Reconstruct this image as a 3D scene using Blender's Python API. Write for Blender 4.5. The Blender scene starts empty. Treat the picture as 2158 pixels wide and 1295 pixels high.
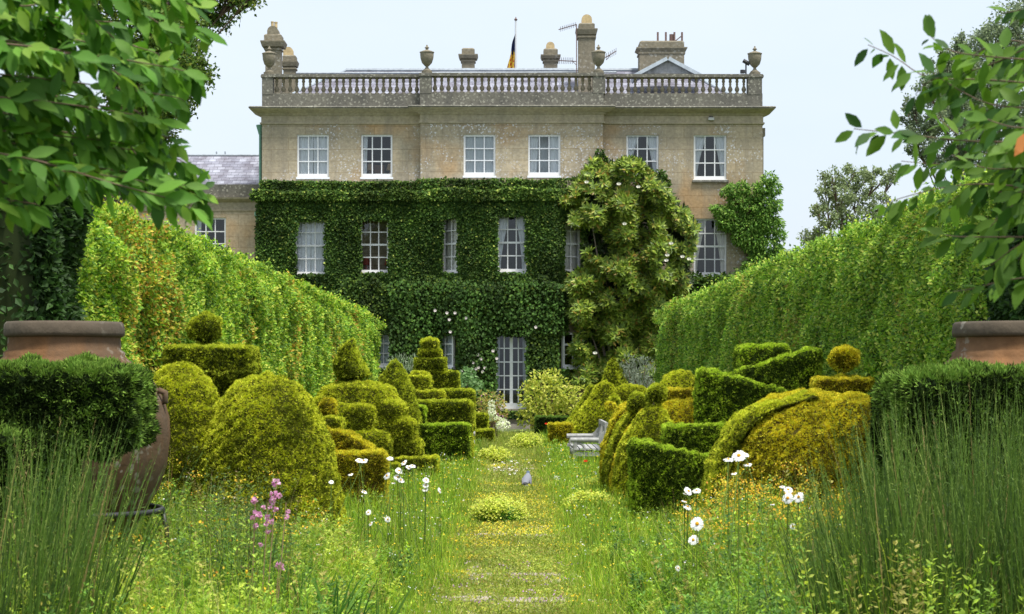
import bpy, math, random
import numpy as np

# ---------------------------------------------------------------- camera, sky, sun, exposure
S = bpy.context.scene
COL = S.collection
FP, HZ, CX, EYE = 4100.0, 790.0, 1080.0, 1.9      # focal length and horizon, in photograph pixels; eye height in metres
cam = bpy.data.cameras.new('camera')
camo = bpy.data.objects.new('camera', cam)
COL.objects.link(camo)
camo.location = (0, 0, EYE)
camo.rotation_euler = (math.radians(90), 0, 0)
cam.sensor_width = 36
cam.lens = 36 * FP / 2158
cam.shift_y = 0.0660
cam.clip_start = 0.1
cam.clip_end = 3000
cam.dof.use_dof = True
cam.dof.focus_distance = 34
cam.dof.aperture_fstop = 9
S.camera = camo

W = bpy.data.worlds.new('World')
S.world = W
W.use_nodes = True
wn, wl = W.node_tree.nodes, W.node_tree.links
SUN_EL, SUN_AZ = math.radians(69), math.radians(142)      # azimuth clockwise from +Y
bg = wn['Background']
sky = wn.new('ShaderNodeTexSky')
sky.sky_type = 'NISHITA'
sky.sun_disc = False
sky.sun_elevation = SUN_EL
sky.sun_rotation = SUN_AZ
sky.air_density = 1.0
sky.dust_density = 4.0
sky.ozone_density = 1.0
mixw = wn.new('ShaderNodeMixRGB')           # thin bright cloud over the whole sky
mixw.inputs['Fac'].default_value = 0.72
mixw.inputs['Color2'].default_value = (5.75, 6.45, 7.2, 1)
cl_tc = wn.new('ShaderNodeTexCoord')         # faint unevenness in the cloud
cl_mp = wn.new('ShaderNodeMapping')
cl_mp.inputs['Scale'].default_value = (1.2, 1.2, 3.5)
cl_n = wn.new('ShaderNodeTexNoise')
cl_n.inputs['Scale'].default_value = 2.2
cl_n.inputs['Detail'].default_value = 5
cl_r = wn.new('ShaderNodeValToRGB')
cl_r.color_ramp.elements[0].position = .3
cl_r.color_ramp.elements[0].color = (5.35, 6.15, 7.15, 1)
cl_r.color_ramp.elements[1].position = .7
cl_r.color_ramp.elements[1].color = (6.3, 6.75, 7.1, 1)
wl.new(cl_tc.outputs['Generated'], cl_mp.inputs[0])
wl.new(cl_mp.outputs[0], cl_n.inputs['Vector'])
wl.new(cl_n.outputs[0], cl_r.inputs[0])
wl.new(cl_r.outputs[0], mixw.inputs['Color2'])
wl.new(sky.outputs[0], mixw.inputs['Color1'])
wl.new(mixw.outputs[0], bg.inputs['Color'])
bg.inputs['Strength'].default_value = 0.115
sun = bpy.data.lights.new('sun', 'SUN')
sun.energy = 3.5
sun.angle = math.radians(13)
sun.color = (1.0, 0.96, 0.88)
suno = bpy.data.objects.new('sun', sun)
COL.objects.link(suno)
sd = (math.sin(SUN_AZ) * math.cos(SUN_EL), math.cos(SUN_AZ) * math.cos(SUN_EL), math.sin(SUN_EL))
from mathutils import Vector
suno.rotation_euler = Vector(sd).to_track_quat('Z', 'Y').to_euler()
suno.location = (20, -20, 40)
S.view_settings.view_transform = 'Standard'
S.view_settings.look = 'None'
S.view_settings.exposure = 0.60
S.view_settings.gamma = 1
S.view_settings.use_curve_mapping = False
S.cycles.max_bounces = 7
S.cycles.diffuse_bounces = 3
S.cycles.glossy_bounces = 2
S.cycles.transmission_bounces = 4
S.cycles.transparent_max_bounces = 8
S.cycles.caustics_reflective = False
S.cycles.caustics_refractive = False

rng = np.random.default_rng(11)
random.seed(5)


def at(px, py, Y):
    return np.array([(px - CX) * Y / FP, Y, EYE - (py - HZ) * Y / FP])


def sc(Y):
    return FP / Y


# ---------------------------------------------------------------- mesh helpers
class MB:
    def __init__(s):
        s.V, s.F, s.C, s.n = [], [], [], 0

    def add(s, V, F, col=None):
        V = np.asarray(V, float).reshape(-1, 3)
        fs = F if isinstance(F, (list, tuple)) and len(F) and isinstance(F[0], np.ndarray) and F[0].ndim == 2 else [np.asarray(F, int)]
        nf = 0
        for f in fs:
            s.F.append(f + s.n)
            nf += len(f)
        if col is None:
            col = (1, 1, 1)
        c = np.asarray(col, float)
        if c.ndim == 1:
            c = np.tile(c, (nf, 1))
        s.C.append(c)
        s.V.append(V)
        s.n += len(V)
        return s

    def box(s, x0, x1, y0, y1, z0, z1, col=None):
        V = [(x, y, z) for x in (x0, x1) for y in (y0, y1) for z in (z0, z1)]
        F = [(0, 1, 3, 2), (4, 6, 7, 5), (0, 4, 5, 1), (2, 3, 7, 6), (0, 2, 6, 4), (1, 5, 7, 3)]
        return s.add(V, F, col)

    def lathe(s, prof, c, n=24, col=None, sy=1.0):
        prof = np.asarray(prof, float)
        k = len(prof)
        a = np.linspace(0, 2 * math.pi, n, endpoint=False)
        V = np.stack([c[0] + prof[:, 0][:, None] * np.cos(a), c[1] + sy * prof[:, 0][:, None] * np.sin(a),
                      c[2] + np.repeat(prof[:, 1][:, None], n, 1)], -1).reshape(-1, 3)
        F = []
        for i in range(k - 1):
            for j in range(n):
                j2 = (j + 1) % n
                F.append((i * n + j, i * n + j2, (i + 1) * n + j2, (i + 1) * n + j))
        return s.add(V, F, col)

    def sqlathe(s, prof, c, col=None, ry=1.0):      # square plan mouldings: profile of half-widths
        for (w0, z0), (w1, z1) in zip(prof[:-1], prof[1:]):
            V = [(c[0] + sx * w, c[1] + sy * w * ry, c[2] + z) for (w, z) in ((w0, z0), (w1, z1)) for sx, sy in ((-1, -1), (1, -1), (1, 1), (-1, 1))]
            s.add(V, [(0, 1, 5, 4), (1, 2, 6, 5), (2, 3, 7, 6), (3, 0, 4, 7)], col)
        w, z = prof[-1]
        s.add([(c[0] - w, c[1] - w * ry, c[2] + z), (c[0] + w, c[1] - w * ry, c[2] + z), (c[0] + w, c[1] + w * ry, c[2] + z), (c[0] - w, c[1] + w * ry, c[2] + z)], [(0, 1, 2, 3)], col)
        return s

    def tube(s, pts, r, n=6, col=None):
        pts = np.asarray(pts, float)
        r = np.broadcast_to(np.asarray(r, float), (len(pts),))
        t = np.gradient(pts, axis=0)
        t /= np.linalg.norm(t, axis=1)[:, None] + 1e-9
        up = np.where(np.abs(t[:, 2:3]) > .9, [[1., 0, 0]], [[0, 0, 1.]])
        a = np.cross(t, up)
        a /= np.linalg.norm(a, axis=1)[:, None] + 1e-9
        b = np.cross(t, a)
        an = np.linspace(0, 2 * math.pi, n, endpoint=False)
        V = pts[:, None] + r[:, None, None] * (a[:, None] * np.cos(an)[None, :, None] + b[:, None] * np.sin(an)[None, :, None])
        F = [(i * n + j, i * n + (j + 1) % n, (i + 1) * n + (j + 1) % n, (i + 1) * n + j) for i in range(len(pts) - 1) for j in range(n)]
        s.add(V.reshape(-1, 3), F, col)
        k = len(pts)
        c0 = s.n
        s.add([pts[0], pts[-1]], np.zeros((0, 4), int))
        base = c0 - k * n
        s.F.append(np.array([(c0, base + (j + 1) % n, base + j) for j in range(n)]))
        s.F.append(np.array([(c0 + 1, base + (k - 1) * n + j, base + (k - 1) * n + (j + 1) % n) for j in range(n)]))
        s.C.append(np.tile(np.asarray(col if col is not None else (1, 1, 1), float), (2 * n, 1)))
        return s

    def build(s, name, mat, parent=None, smooth=False, origin=None, loc=None):
        V = np.concatenate(s.V)
        o_ = np.zeros(3)
        if origin is not None:
            o_ = np.asarray(origin, float)
        elif parent is not None and loc is None:
            p = parent
            while p is not None:
                o_ = o_ + np.array(p.location)
                p = p.parent
        V = V - o_
        me = bpy.data.meshes.new(name)
        me.vertices.add(len(V))
        me.vertices.foreach_set('co', V.astype(np.float32).ravel())
        F = [f for f in s.F if len(f)]
        C = np.concatenate([c for c in s.C if len(c)])
        lens = np.concatenate([np.full(len(f), f.shape[1]) for f in F])
        li = np.concatenate([f.ravel() for f in F])
        me.loops.add(len(li))
        me.loops.foreach_set('vertex_index', li.astype(np.int32))
        me.polygons.add(len(lens))
        st = np.concatenate([[0], np.cumsum(lens)[:-1]])
        me.polygons.foreach_set('loop_start', st.astype(np.int32))
        me.polygons.foreach_set('use_smooth', np.full(len(lens), bool(smooth)))
        a = me.attributes.new('Col', 'FLOAT_COLOR', 'FACE')
        a.data.foreach_set('color', np.concatenate([C, np.ones((len(C), 1))], 1).astype(np.float32).ravel())
        me.materials.append(mat)
        me.update(calc_edges=True)
        o = bpy.data.objects.new(name, me)
        COL.objects.link(o)
        if parent is not None:
            o.parent = parent
        if origin is not None:
            o.location = origin
        if loc is not None:
            o.location = loc
        return o


def tag(o, label=None, cat=None, group=None, kind=None):
    if label: o['label'] = label
    if cat: o['category'] = cat
    if group: o['group'] = group
    if kind: o['kind'] = kind
    return o


def thing(name, label, cat, loc=(0, 0, 0), group=None):
    o = bpy.data.objects.new(name, None)
    o.empty_display_size = 0.2
    COL.objects.link(o)
    o.location = [float(v) for v in loc]
    return tag(o, label, cat, group)


def copy_tree(o, parent=None):
    c = o.copy()
    COL.objects.link(c)
    c.parent = parent
    for ch in list(o.children):
        copy_tree(ch, c)
    return c


def unit(v):
    return v / (np.linalg.norm(v, axis=-1, keepdims=True) + 1e-9)


_nd = {}


def nz(P, scale, seed=0):
    P = np.asarray(P, float)
    if seed not in _nd:
        r = np.random.default_rng(100 + seed)
        _nd[seed] = (unit(r.normal(size=(9, 3))) * r.uniform(.6, 2.0, (9, 1)), r.uniform(0, 6.28, 9))
    d, ph = _nd[seed]
    return np.sin(P @ d.T * (6.28 / scale) * .6 + ph).sum(-1) / 3.2


def frames(D, N):
    y = unit(D)
    x = unit(np.cross(y, N))
    z = np.cross(x, y)
    return np.stack([x, y, z], -1)      # columns


def inst(mb, tv, tf, P, R, Sx, Sy=None, col=None, Sz=None):
    n, k = len(P), len(tv)
    Sx = np.broadcast_to(Sx, (n,))
    Sy = Sx if Sy is None else np.broadcast_to(Sy, (n,))
    Sz = Sx if Sz is None else np.broadcast_to(Sz, (n,))
    L = np.asarray(tv)[None] * np.stack([Sx, Sy, Sz], -1)[:, None]
    V = P[:, None] + np.einsum('nij,nkj->nki', R, L)
    tf = np.asarray(tf)
    F = (tf[None] + (np.arange(n) * k)[:, None, None]).reshape(-1, tf.shape[1])
    if col is not None and np.ndim(col) == 2:
        col = np.repeat(col, len(tf), 0)
    mb.add(V.reshape(-1, 3), [F], col)


# leaf templates: x across, y along, z out of the leaf
T_LEAF = ([(0, 0, 0), (-.5, .42, .10), (0, 1, -.06), (.5, .42, .10)], [(0, 3, 2, 1)])
T_LEAF2 = ([(0, 0, 0), (-.36, .22, .06), (-.5, .5, .08), (-.25, .82, .03), (0, 1, -.14), (.25, .82, .03), (.5, .5, .08), (.36, .22, .06), (0, .45, 0), (0, .8, -.05)],
           [(0, 8, 2, 1), (8, 9, 3, 2), (0, 7, 6, 8), (8, 6, 5, 9)])
T_LEAF2T = [(9, 4, 3), (9, 5, 4)]
_t = []
_tf = []
for _i, (_dx, _dz) in enumerate(((0, .35), (-.75, -.1), (.75, -.1))):
    b = len(_t)
    _t += [(0, 0, 0), (_dx * .5 - .17, .5, _dz * .5), (_dx, .95, _dz), (_dx * .5 + .17, .5, _dz * .5)]
    _tf.append((b, b + 3, b + 2, b + 1))
T_TUFT = (_t, _tf)
T_BLADE = ([(-.5, 0, 0), (.5, 0, 0), (.42, .45, .06), (-.42, .45, .06), (.22, .8, .2), (-.22, .8, .2), (0, 1, .34), (0.02, 1, .34)],
           [(0, 1, 2, 3), (3, 2, 4, 5), (5, 4, 7, 6)])


def pick(n, cols, w=None, jit=.18, r=None):
    r = r or rng
    cols = np.asarray(cols, float)
    w = None if w is None else np.asarray(w, float) / np.sum(w)
    i = r.choice(len(cols), n, p=w)
    c = cols[i] * np.exp(r.normal(0, jit, (n, 1)))
    return np.clip(c, 0.002, .9)


def rdir(n):
    return unit(rng.normal(size=(n, 3)))


# ---------------------------------------------------------------- materials
def newmat(name):
    m = bpy.data.materials.new(name)
    m.use_nodes = True
    nt = m.node_tree
    return m, nt.nodes, nt.links, nt.nodes['Principled BSDF']


def foliage(name, transl=.3, rough=.5, spec=.35):
    m, n, l, b = newmat(name)
    at_ = n.new('ShaderNodeAttribute')
    at_.attribute_name = 'Col'
    l.new(at_.outputs['Color'], b.inputs['Base Color'])
    b.inputs['Roughness'].default_value = rough
    b.inputs['Specular IOR Level'].default_value = spec
    if transl > 0:
        t = n.new('ShaderNodeBsdfTranslucent')
        hs = n.new('ShaderNodeHueSaturation')
        hs.inputs['Value'].default_value = 1.5
        hs.inputs['Saturation'].default_value = 1.05
        l.new(at_.outputs['Color'], hs.inputs['Color'])
        l.new(hs.outputs[0], t.inputs['Color'])
        mx = n.new('ShaderNodeMixShader')
        mx.inputs[0].default_value = transl
        l.new(b.outputs[0], mx.inputs[1])
        l.new(t.outputs[0], mx.inputs[2])
        l.new(mx.outputs[0], n['Material Output'].inputs['Surface'])
    return m


def plain(name, col, rough=.6, metal=0, spec=.4, noise=0.0, nscale=8, bump=0.0):
    m, n, l, b = newmat(name)
    b.inputs['Base Color'].default_value = (*col, 1)
    b.inputs['Roughness'].default_value = rough
    b.inputs['Metallic'].default_value = metal
    b.inputs['Specular IOR Level'].default_value = spec
    if noise > 0 or bump > 0:
        tc = n.new('ShaderNodeTexCoord')
        nt = n.new('ShaderNodeTexNoise')
        nt.inputs['Scale'].default_value = nscale
        nt.inputs['Detail'].default_value = 6
        l.new(tc.outputs['Object'], nt.inputs['Vector'])
        r = n.new('ShaderNodeValToRGB')
        r.color_ramp.elements[0].position = .3
        r.color_ramp.elements[1].position = .7
        r.color_ramp.elements[0].color = (*[c * (1 - noise) for c in col], 1)
        r.color_ramp.elements[1].color = (*[min(1, c * (1 + noise)) for c in col], 1)
        l.new(nt.outputs[0], r.inputs[0])
        l.new(r.outputs[0], b.inputs['Base Color'])
        if bump:
            bp = n.new('ShaderNodeBump')
            bp.inputs['Strength'].default_value = bump
            bp.inputs['Distance'].default_value = .02
            l.new(nt.outputs[0], bp.inputs['Height'])
            l.new(bp.outputs[0], b.inputs['Normal'])
    return m


def stone(name, c1, c2, stain=(.12, .11, .09), stain_amt=.5, spots=.5, spot_col=(.62, .62, .58), spot_scale=7.0, joints=True, patch=.45, warm=None):
    m, n, l, b = newmat(name)
    tc = n.new('ShaderNodeTexCoord')
    O = tc.outputs['Object']

    def noise(scale, detail=5, rough=.6, vec=O):
        t = n.new('ShaderNodeTexNoise')
        t.inputs['Scale'].default_value = scale
        t.inputs['Detail'].default_value = detail
        t.inputs['Roughness'].default_value = rough
        l.new(vec, t.inputs['Vector'])
        return t.outputs[0]

    def ramp(f, p0, p1, c0=(0, 0, 0), c1_=(1, 1, 1)):
        r = n.new('ShaderNodeValToRGB')
        r.color_ramp.elements[0].position = p0
        r.color_ramp.elements[1].position = p1
        r.color_ramp.elements[0].color = (*c0, 1)
        r.color_ramp.elements[1].color = (*c1_, 1)
        l.new(f, r.inputs[0])
        return r.outputs[0]

    def mix(f, a, bb, mode='MIX'):
        x = n.new('ShaderNodeMixRGB')
        x.blend_type = mode
        if isinstance(f, float): x.inputs[0].default_value = f
        else: l.new(f, x.inputs[0])
        for i, v in ((1, a), (2, bb)):
            if isinstance(v, tuple): x.inputs[i].default_value = (*v, 1)
            else: l.new(v, x.inputs[i])
        return x.outputs[0]

    c = mix(ramp(noise(.7, 4), .35, .68), c1, c2)
    if warm:
        c = mix(ramp(noise(.33, 3), .52, .66), c, warm)
    c = mix(.55, c, mix(ramp(noise(9, 6), .3, .7), (.55, .55, .55), (1.3, 1.3, 1.3)), 'MULTIPLY')
    if joints:
        sx = n.new('ShaderNodeSeparateXYZ')
        l.new(O, sx.inputs[0])
        cb = n.new('ShaderNodeCombineXYZ')
        l.new(sx.outputs[0], cb.inputs[0])
        l.new(sx.outputs[2], cb.inputs[1])
        br = n.new('ShaderNodeTexBrick')
        br.inputs['Scale'].default_value = 1
        br.inputs['Brick Width'].default_value = 1.25
        br.inputs['Row Height'].default_value = .42
        br.inputs['Mortar Size'].default_value = .010
        br.inputs['Color1'].default_value = (1, 1, 1, 1)
        br.inputs['Color2'].default_value = (.80, .82, .84, 1)
        br.inputs['Mortar'].default_value = (.62, .58, .5, 1)
        l.new(cb.outputs[0], br.inputs['Vector'])
        c = mix(.85, c, br.outputs['Color'], 'MULTIPLY')
    # vertical weather streaks
    mp = n.new('ShaderNodeMapping')
    mp.inputs['Scale'].default_value = (1.9, 1.9, .16)
    l.new(O, mp.inputs['Vector'])
    c = mix(mix(stain_amt, (0, 0, 0), ramp(noise(1, 6, .65, mp.outputs[0]), .48, .75)), c, stain)
    # lichen
    v = n.new('ShaderNodeTexVoronoi')
    v.inputs['Scale'].default_value = spot_scale
    v.inputs['Randomness'].default_value = 1
    wv = n.new('ShaderNodeMixRGB')
    wv.inputs[0].default_value = .12
    l.new(O, wv.inputs[1])
    nc = n.new('ShaderNodeTexNoise')
    nc.inputs['Scale'].default_value = 14
    l.new(O, nc.inputs['Vector'])
    l.new(nc.outputs['Color'], wv.inputs[2])
    l.new(wv.outputs[0], v.inputs['Vector'])
    sp = ramp(v.outputs['Distance'], .24, .36, (1, 1, 1), (0, 0, 0))
    pm = ramp(noise(.55, 5, .7), patch, patch + .12)
    c = mix(mix(1.0, mix(spots, (0, 0, 0), sp), pm, 'MULTIPLY'), c, spot_col)
    l.new(c, b.inputs['Base Color'])
    b.inputs['Roughness'].default_value = .9
    b.inputs['Specular IOR Level'].default_value = .2
    bp = n.new('ShaderNodeBump')
    bp.inputs['Strength'].default_value = .35
    bp.inputs['Distance'].default_value = .03
    l.new(noise(12, 6), bp.inputs['Height'])
    l.new(bp.outputs[0], b.inputs['Normal'])
    return m


def slate_mat(name):
    m, n, l, b = newmat(name)
    tc = n.new('ShaderNodeTexCoord')
    sx = n.new('ShaderNodeSeparateXYZ')
    l.new(tc.outputs['Object'], sx.inputs[0])
    cb = n.new('ShaderNodeCombineXYZ')
    l.new(sx.outputs[0], cb.inputs[0])
    l.new(sx.outputs[2], cb.inputs[1])
    br = n.new('ShaderNodeTexBrick')
    br.inputs['Scale'].default_value = 1
    br.inputs['Brick Width'].default_value = .30
    br.inputs['Row Height'].default_value = .13
    br.inputs['Mortar Size'].default_value = .007
    br.inputs['Color1'].default_value = (.30, .30, .34, 1)
    br.inputs['Color2'].default_value = (.17, .165, .20, 1)
    br.inputs['Mortar'].default_value = (.06, .06, .07, 1)
    l.new(cb.outputs[0], br.inputs['Vector'])
    nt = n.new('ShaderNodeTexNoise')
    nt.inputs['Scale'].default_value = 2.2
    nt.inputs['Detail'].default_value = 6
    l.new(tc.outputs['Object'], nt.inputs['Vector'])
    r = n.new('ShaderNodeValToRGB')
    r.color_ramp.elements[0].position = .35
    r.color_ramp.elements[0].color = (.62, .58, .62, 1)
    r.color_ramp.elements[1].position = .7
    r.color_ramp.elements[1].color = (1.35, 1.4, 1.45, 1)
    l.new(nt.outputs[0], r.inputs[0])
    mx = n.new('ShaderNodeMixRGB')
    mx.blend_type = 'MULTIPLY'
    mx.inputs[0].default_value = 1
    l.new(br.outputs[0], mx.inputs[1])
    l.new(r.outputs[0], mx.inputs[2])
    l.new(mx.outputs[0], b.inputs['Base Color'])
    b.inputs['Roughness'].default_value = .55
    return m


def glass_mat():
    m, n, l, b = newmat('window_glass')
    n.remove(b)
    g = n.new('ShaderNodeBsdfGlossy')
    g.inputs['Roughness'].default_value = .03
    g.inputs['Color'].default_value = (.9, .95, 1, 1)
    t = n.new('ShaderNodeBsdfTransparent')
    t.inputs['Color'].default_value = (.95, .97, .98, 1)
    fr = n.new('ShaderNodeFresnel')
    fr.inputs['IOR'].default_value = 1.5
    ma = n.new('ShaderNodeMath')
    ma.operation = 'MULTIPLY_ADD'
    ma.inputs[1].default_value = .8
    ma.inputs[2].default_value = .025
    l.new(fr.outputs[0], ma.inputs[0])
    x = n.new('ShaderNodeMixShader')
    l.new(ma.outputs[0], x.inputs[0])
    l.new(t.outputs[0], x.inputs[1])
    l.new(g.outputs[0], x.inputs[2])
    l.new(x.outputs[0], n['Material Output'].inputs['Surface'])
    return m


def terracotta(name, base, dark):
    return stone(name, base, dark, stain=(.10, .08, .06), stain_amt=.75, spots=.6, spot_col=(.33, .31, .26), spot_scale=11, joints=False, patch=.47)


M_LEAF = foliage('leaf', .32, .6, .25)
M_YEW = foliage('yew_shoots', .15, .8, .06)
M_IVY = foliage('ivy_leaf', .15, .6, .15)
M_GRASS = foliage('grass_blade', .35, .55, .25)
M_PETAL = foliage('petal', .25, .6, .2)
M_MATTE = foliage('painted_colour', 0, .8, .2)
M_BARK = plain('bark', (.10, .07, .05), .9, noise=.4, nscale=10, bump=.6)
M_TWIG = plain('twig_bark', (.13, .085, .055), .8, noise=.3, nscale=30)
M_WALL = stone('limestone_wall', (.47, .39, .265), (.38, .33, .24), stain=(.20, .175, .14), stain_amt=.62, spots=1.0, spot_col=(.62, .63, .66), spot_scale=12.0, patch=.47, warm=(.46, .31, .165))
M_TRIM = stone('limestone_trim', (.44, .375, .255), (.36, .32, .235), stain=(.20, .19, .15), stain_amt=.45, spots=.1, joints=False)
M_PARA = stone('weathered_parapet', (.20, .19, .155), (.13, .125, .11), stain=(.07, .07, .065), stain_amt=.7, spots=.55, spot_col=(.42, .41, .34), spot_scale=9, joints=False, patch=.3)
M_BALU = stone('baluster_stone', (.28, .24, .17), (.21, .185, .135), stain=(.12, .11, .09), stain_amt=.5, spots=.3, joints=False)
M_CHIM = stone('chimney_stone', (.27, .235, .17), (.20, .18, .135), stain=(.13, .12, .10), stain_amt=.5, spots=.5, spot_col=(.45, .44, .40), spot_scale=8, joints=False)
M_POT = plain('buff_pot', (.52, .40, .22), .8, noise=.2)
M_WHITE = plain('white_paint', (.80, .81, .82), .45, noise=.05)
M_CURT = plain('curtain_cloth', (.86, .89, .92), .9, noise=.04, nscale=3)
M_CREAM = plain('cream_curtain', (.80, .78, .70), .9, noise=.05, nscale=3)
M_BLIND = plain('grey_blind', (.58, .63, .66), .9)
M_RED = plain('red_shade', (.42, .08, .06), .8)
M_LAMP = plain('cream_shade', (.70, .48, .25), .8)
M_DARK = plain('dark_room', (.05, .045, .04), .9)
M_WOODIN = plain('panelled_wood', (.22, .11, .05), .6, noise=.3, nscale=5)
M_GLASS = glass_mat()
M_SLATE = slate_mat('roof_slate')
M_LEAD = plain('lead', (.30, .34, .38), .5, noise=.2)
M_BRICK = plain('dark_brick', (.06, .045, .045), .9, noise=.4, nscale=12)
M_GREENP = plain('green_pipe', (.14, .30, .22), .5, noise=.15)
M_METAL = plain('dark_metal', (.05, .05, .055), .5, metal=.4)
M_RUST = plain('aerial_metal', (.16, .10, .09), .6)
M_OAK = plain('weathered_teak', (.34, .34, .335), .8, noise=.25, nscale=14, bump=.3)
M_JAR = terracotta('old_terracotta', (.19, .09, .036), (.09, .062, .036))
M_JAR2 = terracotta('orange_terracotta', (.22, .105, .042), (.11, .078, .05))
M_RIM = terracotta('mossy_rim', (.11, .085, .06), (.075, .065, .05))

# ---------------------------------------------------------------- ground and path
gm, n_, l_, b_ = newmat('soil_and_moss')
tc = n_.new('ShaderNodeTexCoord')
nt = n_.new('ShaderNodeTexNoise')
nt.inputs['Scale'].default_value = 1.6
nt.inputs['Detail'].default_value = 8
l_.new(tc.outputs['Object'], nt.inputs['Vector'])
rp = n_.new('ShaderNodeValToRGB')
rp.color_ramp.elements[0].position = .35
rp.color_ramp.elements[0].color = (.05, .075, .018, 1)
rp.color_ramp.elements[1].position = .65
rp.color_ramp.elements[1].color = (.11, .14, .035, 1)
l_.new(nt.outputs[0], rp.inputs[0])
l_.new(rp.outputs[0], b_.inputs['Base Color'])
b_.inputs['Roughness'].default_value = 1
g = MB()
g.add([(-1200, -60, 0), (1200, -60, 0), (1200, 2500, 0), (-1200, 2500, 0)], [(0, 1, 2, 3)])
tag(g.build('ground', gm), kind='structure')

pm_, n_, l_, b_ = newmat('mossy_paving')
tc = n_.new('ShaderNodeTexCoord')
nt = n_.new('ShaderNodeTexNoise')
nt.inputs['Scale'].default_value = 2.4
nt.inputs['Detail'].default_value = 9
nt.inputs['Roughness'].default_value = .65
mp = n_.new('ShaderNodeMapping')
mp.inputs['Scale'].default_value = (1, .5, 1)
l_.new(tc.outputs['Object'], mp.inputs[0])
l_.new(mp.outputs[0], nt.inputs['Vector'])
rp = n_.new('ShaderNodeValToRGB')
rp.color_ramp.elements[0].position = .36
rp.color_ramp.elements[0].color = (.13, .15, .04, 1)
rp.color_ramp.elements[1].position = .60
rp.color_ramp.elements[1].color = (.36, .32, .22, 1)
e = rp.color_ramp.elements.new(.5)
e.color = (.21, .20, .08, 1)
l_.new(nt.outputs[0], rp.inputs[0])
l_.new(rp.outputs[0], b_.inputs['Base Color'])
b_.inputs['Roughness'].default_value = 1
g = MB()
ys = np.arange(8, 64, .4)
lx = -.74 + .08 * nz(np.stack([ys * 0, ys, ys * 0], -1), 1.7, 3)
rx = .74 + .08 * nz(np.stack([ys * 0 + 9, ys, ys * 0], -1), 1.9, 4)
V = np.concatenate([np.stack([lx, ys, ys * 0 + .006], -1), np.stack([rx, ys, ys * 0 + .006], -1)])
k = len(ys)
g.add(V, [(i, i + k, i + k + 1, i + 1) for i in range(k - 1)])
tag(g.build('path', pm_), kind='structure')
g = MB()                                             # low stone edging steps across the path
for y in (16.1, 18.2, 22.6, 27.4, 33.0, 38.6, 45.0):
    x = -.66
    while x < .6:
        w = random.uniform(.3, .6)
        V0 = .02 + random.uniform(0, .015)
        g.box(x, min(x + w, .72), y + random.uniform(-.02, .02), y + random.uniform(.22, .34), .001, V0)
        x += w + random.uniform(.03, .12)
tag(g.build('paving_slabs', plain('slab_stone', (.33, .28, .23), .95, noise=.35, nscale=7, bump=.5)), kind='structure')

# ---------------------------------------------------------------- the house
HY = 70.7


def hx(px, Y=HY): return (px - CX) * Y / FP
def hz(py, Y=HY): return EYE + (HZ - py) * Y / FP


house = thing('manor_house', 'three storey honey limestone manor house with roof balustrade at the end of the path', 'house', (0, HY, 0))


def wall_panel(mb, p0, p1, z0, z1, holes, thick=.3, col=None):
    """vertical wall from plan point p0 to p1 (left to right as seen), holes = (u0,u1,z0,z1) in metres along the wall"""
    p0, p1 = np.array(p0, float), np.array(p1, float)
    L = np.linalg.norm(p1 - p0)
    d = (p1 - p0) / L
    inn = np.array([-d[1], d[0]])

    def P(u, z, t=0):
        q = p0 + d * u + inn * t
        return (q[0], q[1], z)
    us = sorted({0, L, *[h[0] for h in holes], *[h[1] for h in holes]})
    zs = sorted({z0, z1, *[h[2] for h in holes], *[h[3] for h in holes]})
    for a, b in zip(us[:-1], us[1:]):
        for c, e in zip(zs[:-1], zs[1:]):
            if any(h[0] - 1e-6 <= a and b <= h[1] + 1e-6 and h[2] - 1e-6 <= c and e <= h[3] + 1e-6 for h in holes):
                continue
            mb.add([P(a, c), P(b, c), P(b, e), P(a, e)], [(0, 1, 2, 3)], col)
            mb.add([P(a, c, thick), P(b, c, thick), P(b, e, thick), P(a, e, thick)], [(3, 2, 1, 0)], col)
    for h in holes:
        q = [(h[0], h[2]), (h[1], h[2]), (h[1], h[3]), (h[0], h[3])]
        for i in range(4):
            a, b = q[i], q[(i + 1) % 4]
            mb.add([P(*a), P(*b), P(*b, thick), P(*a, thick)], [(0, 1, 2, 3)], col)


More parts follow.
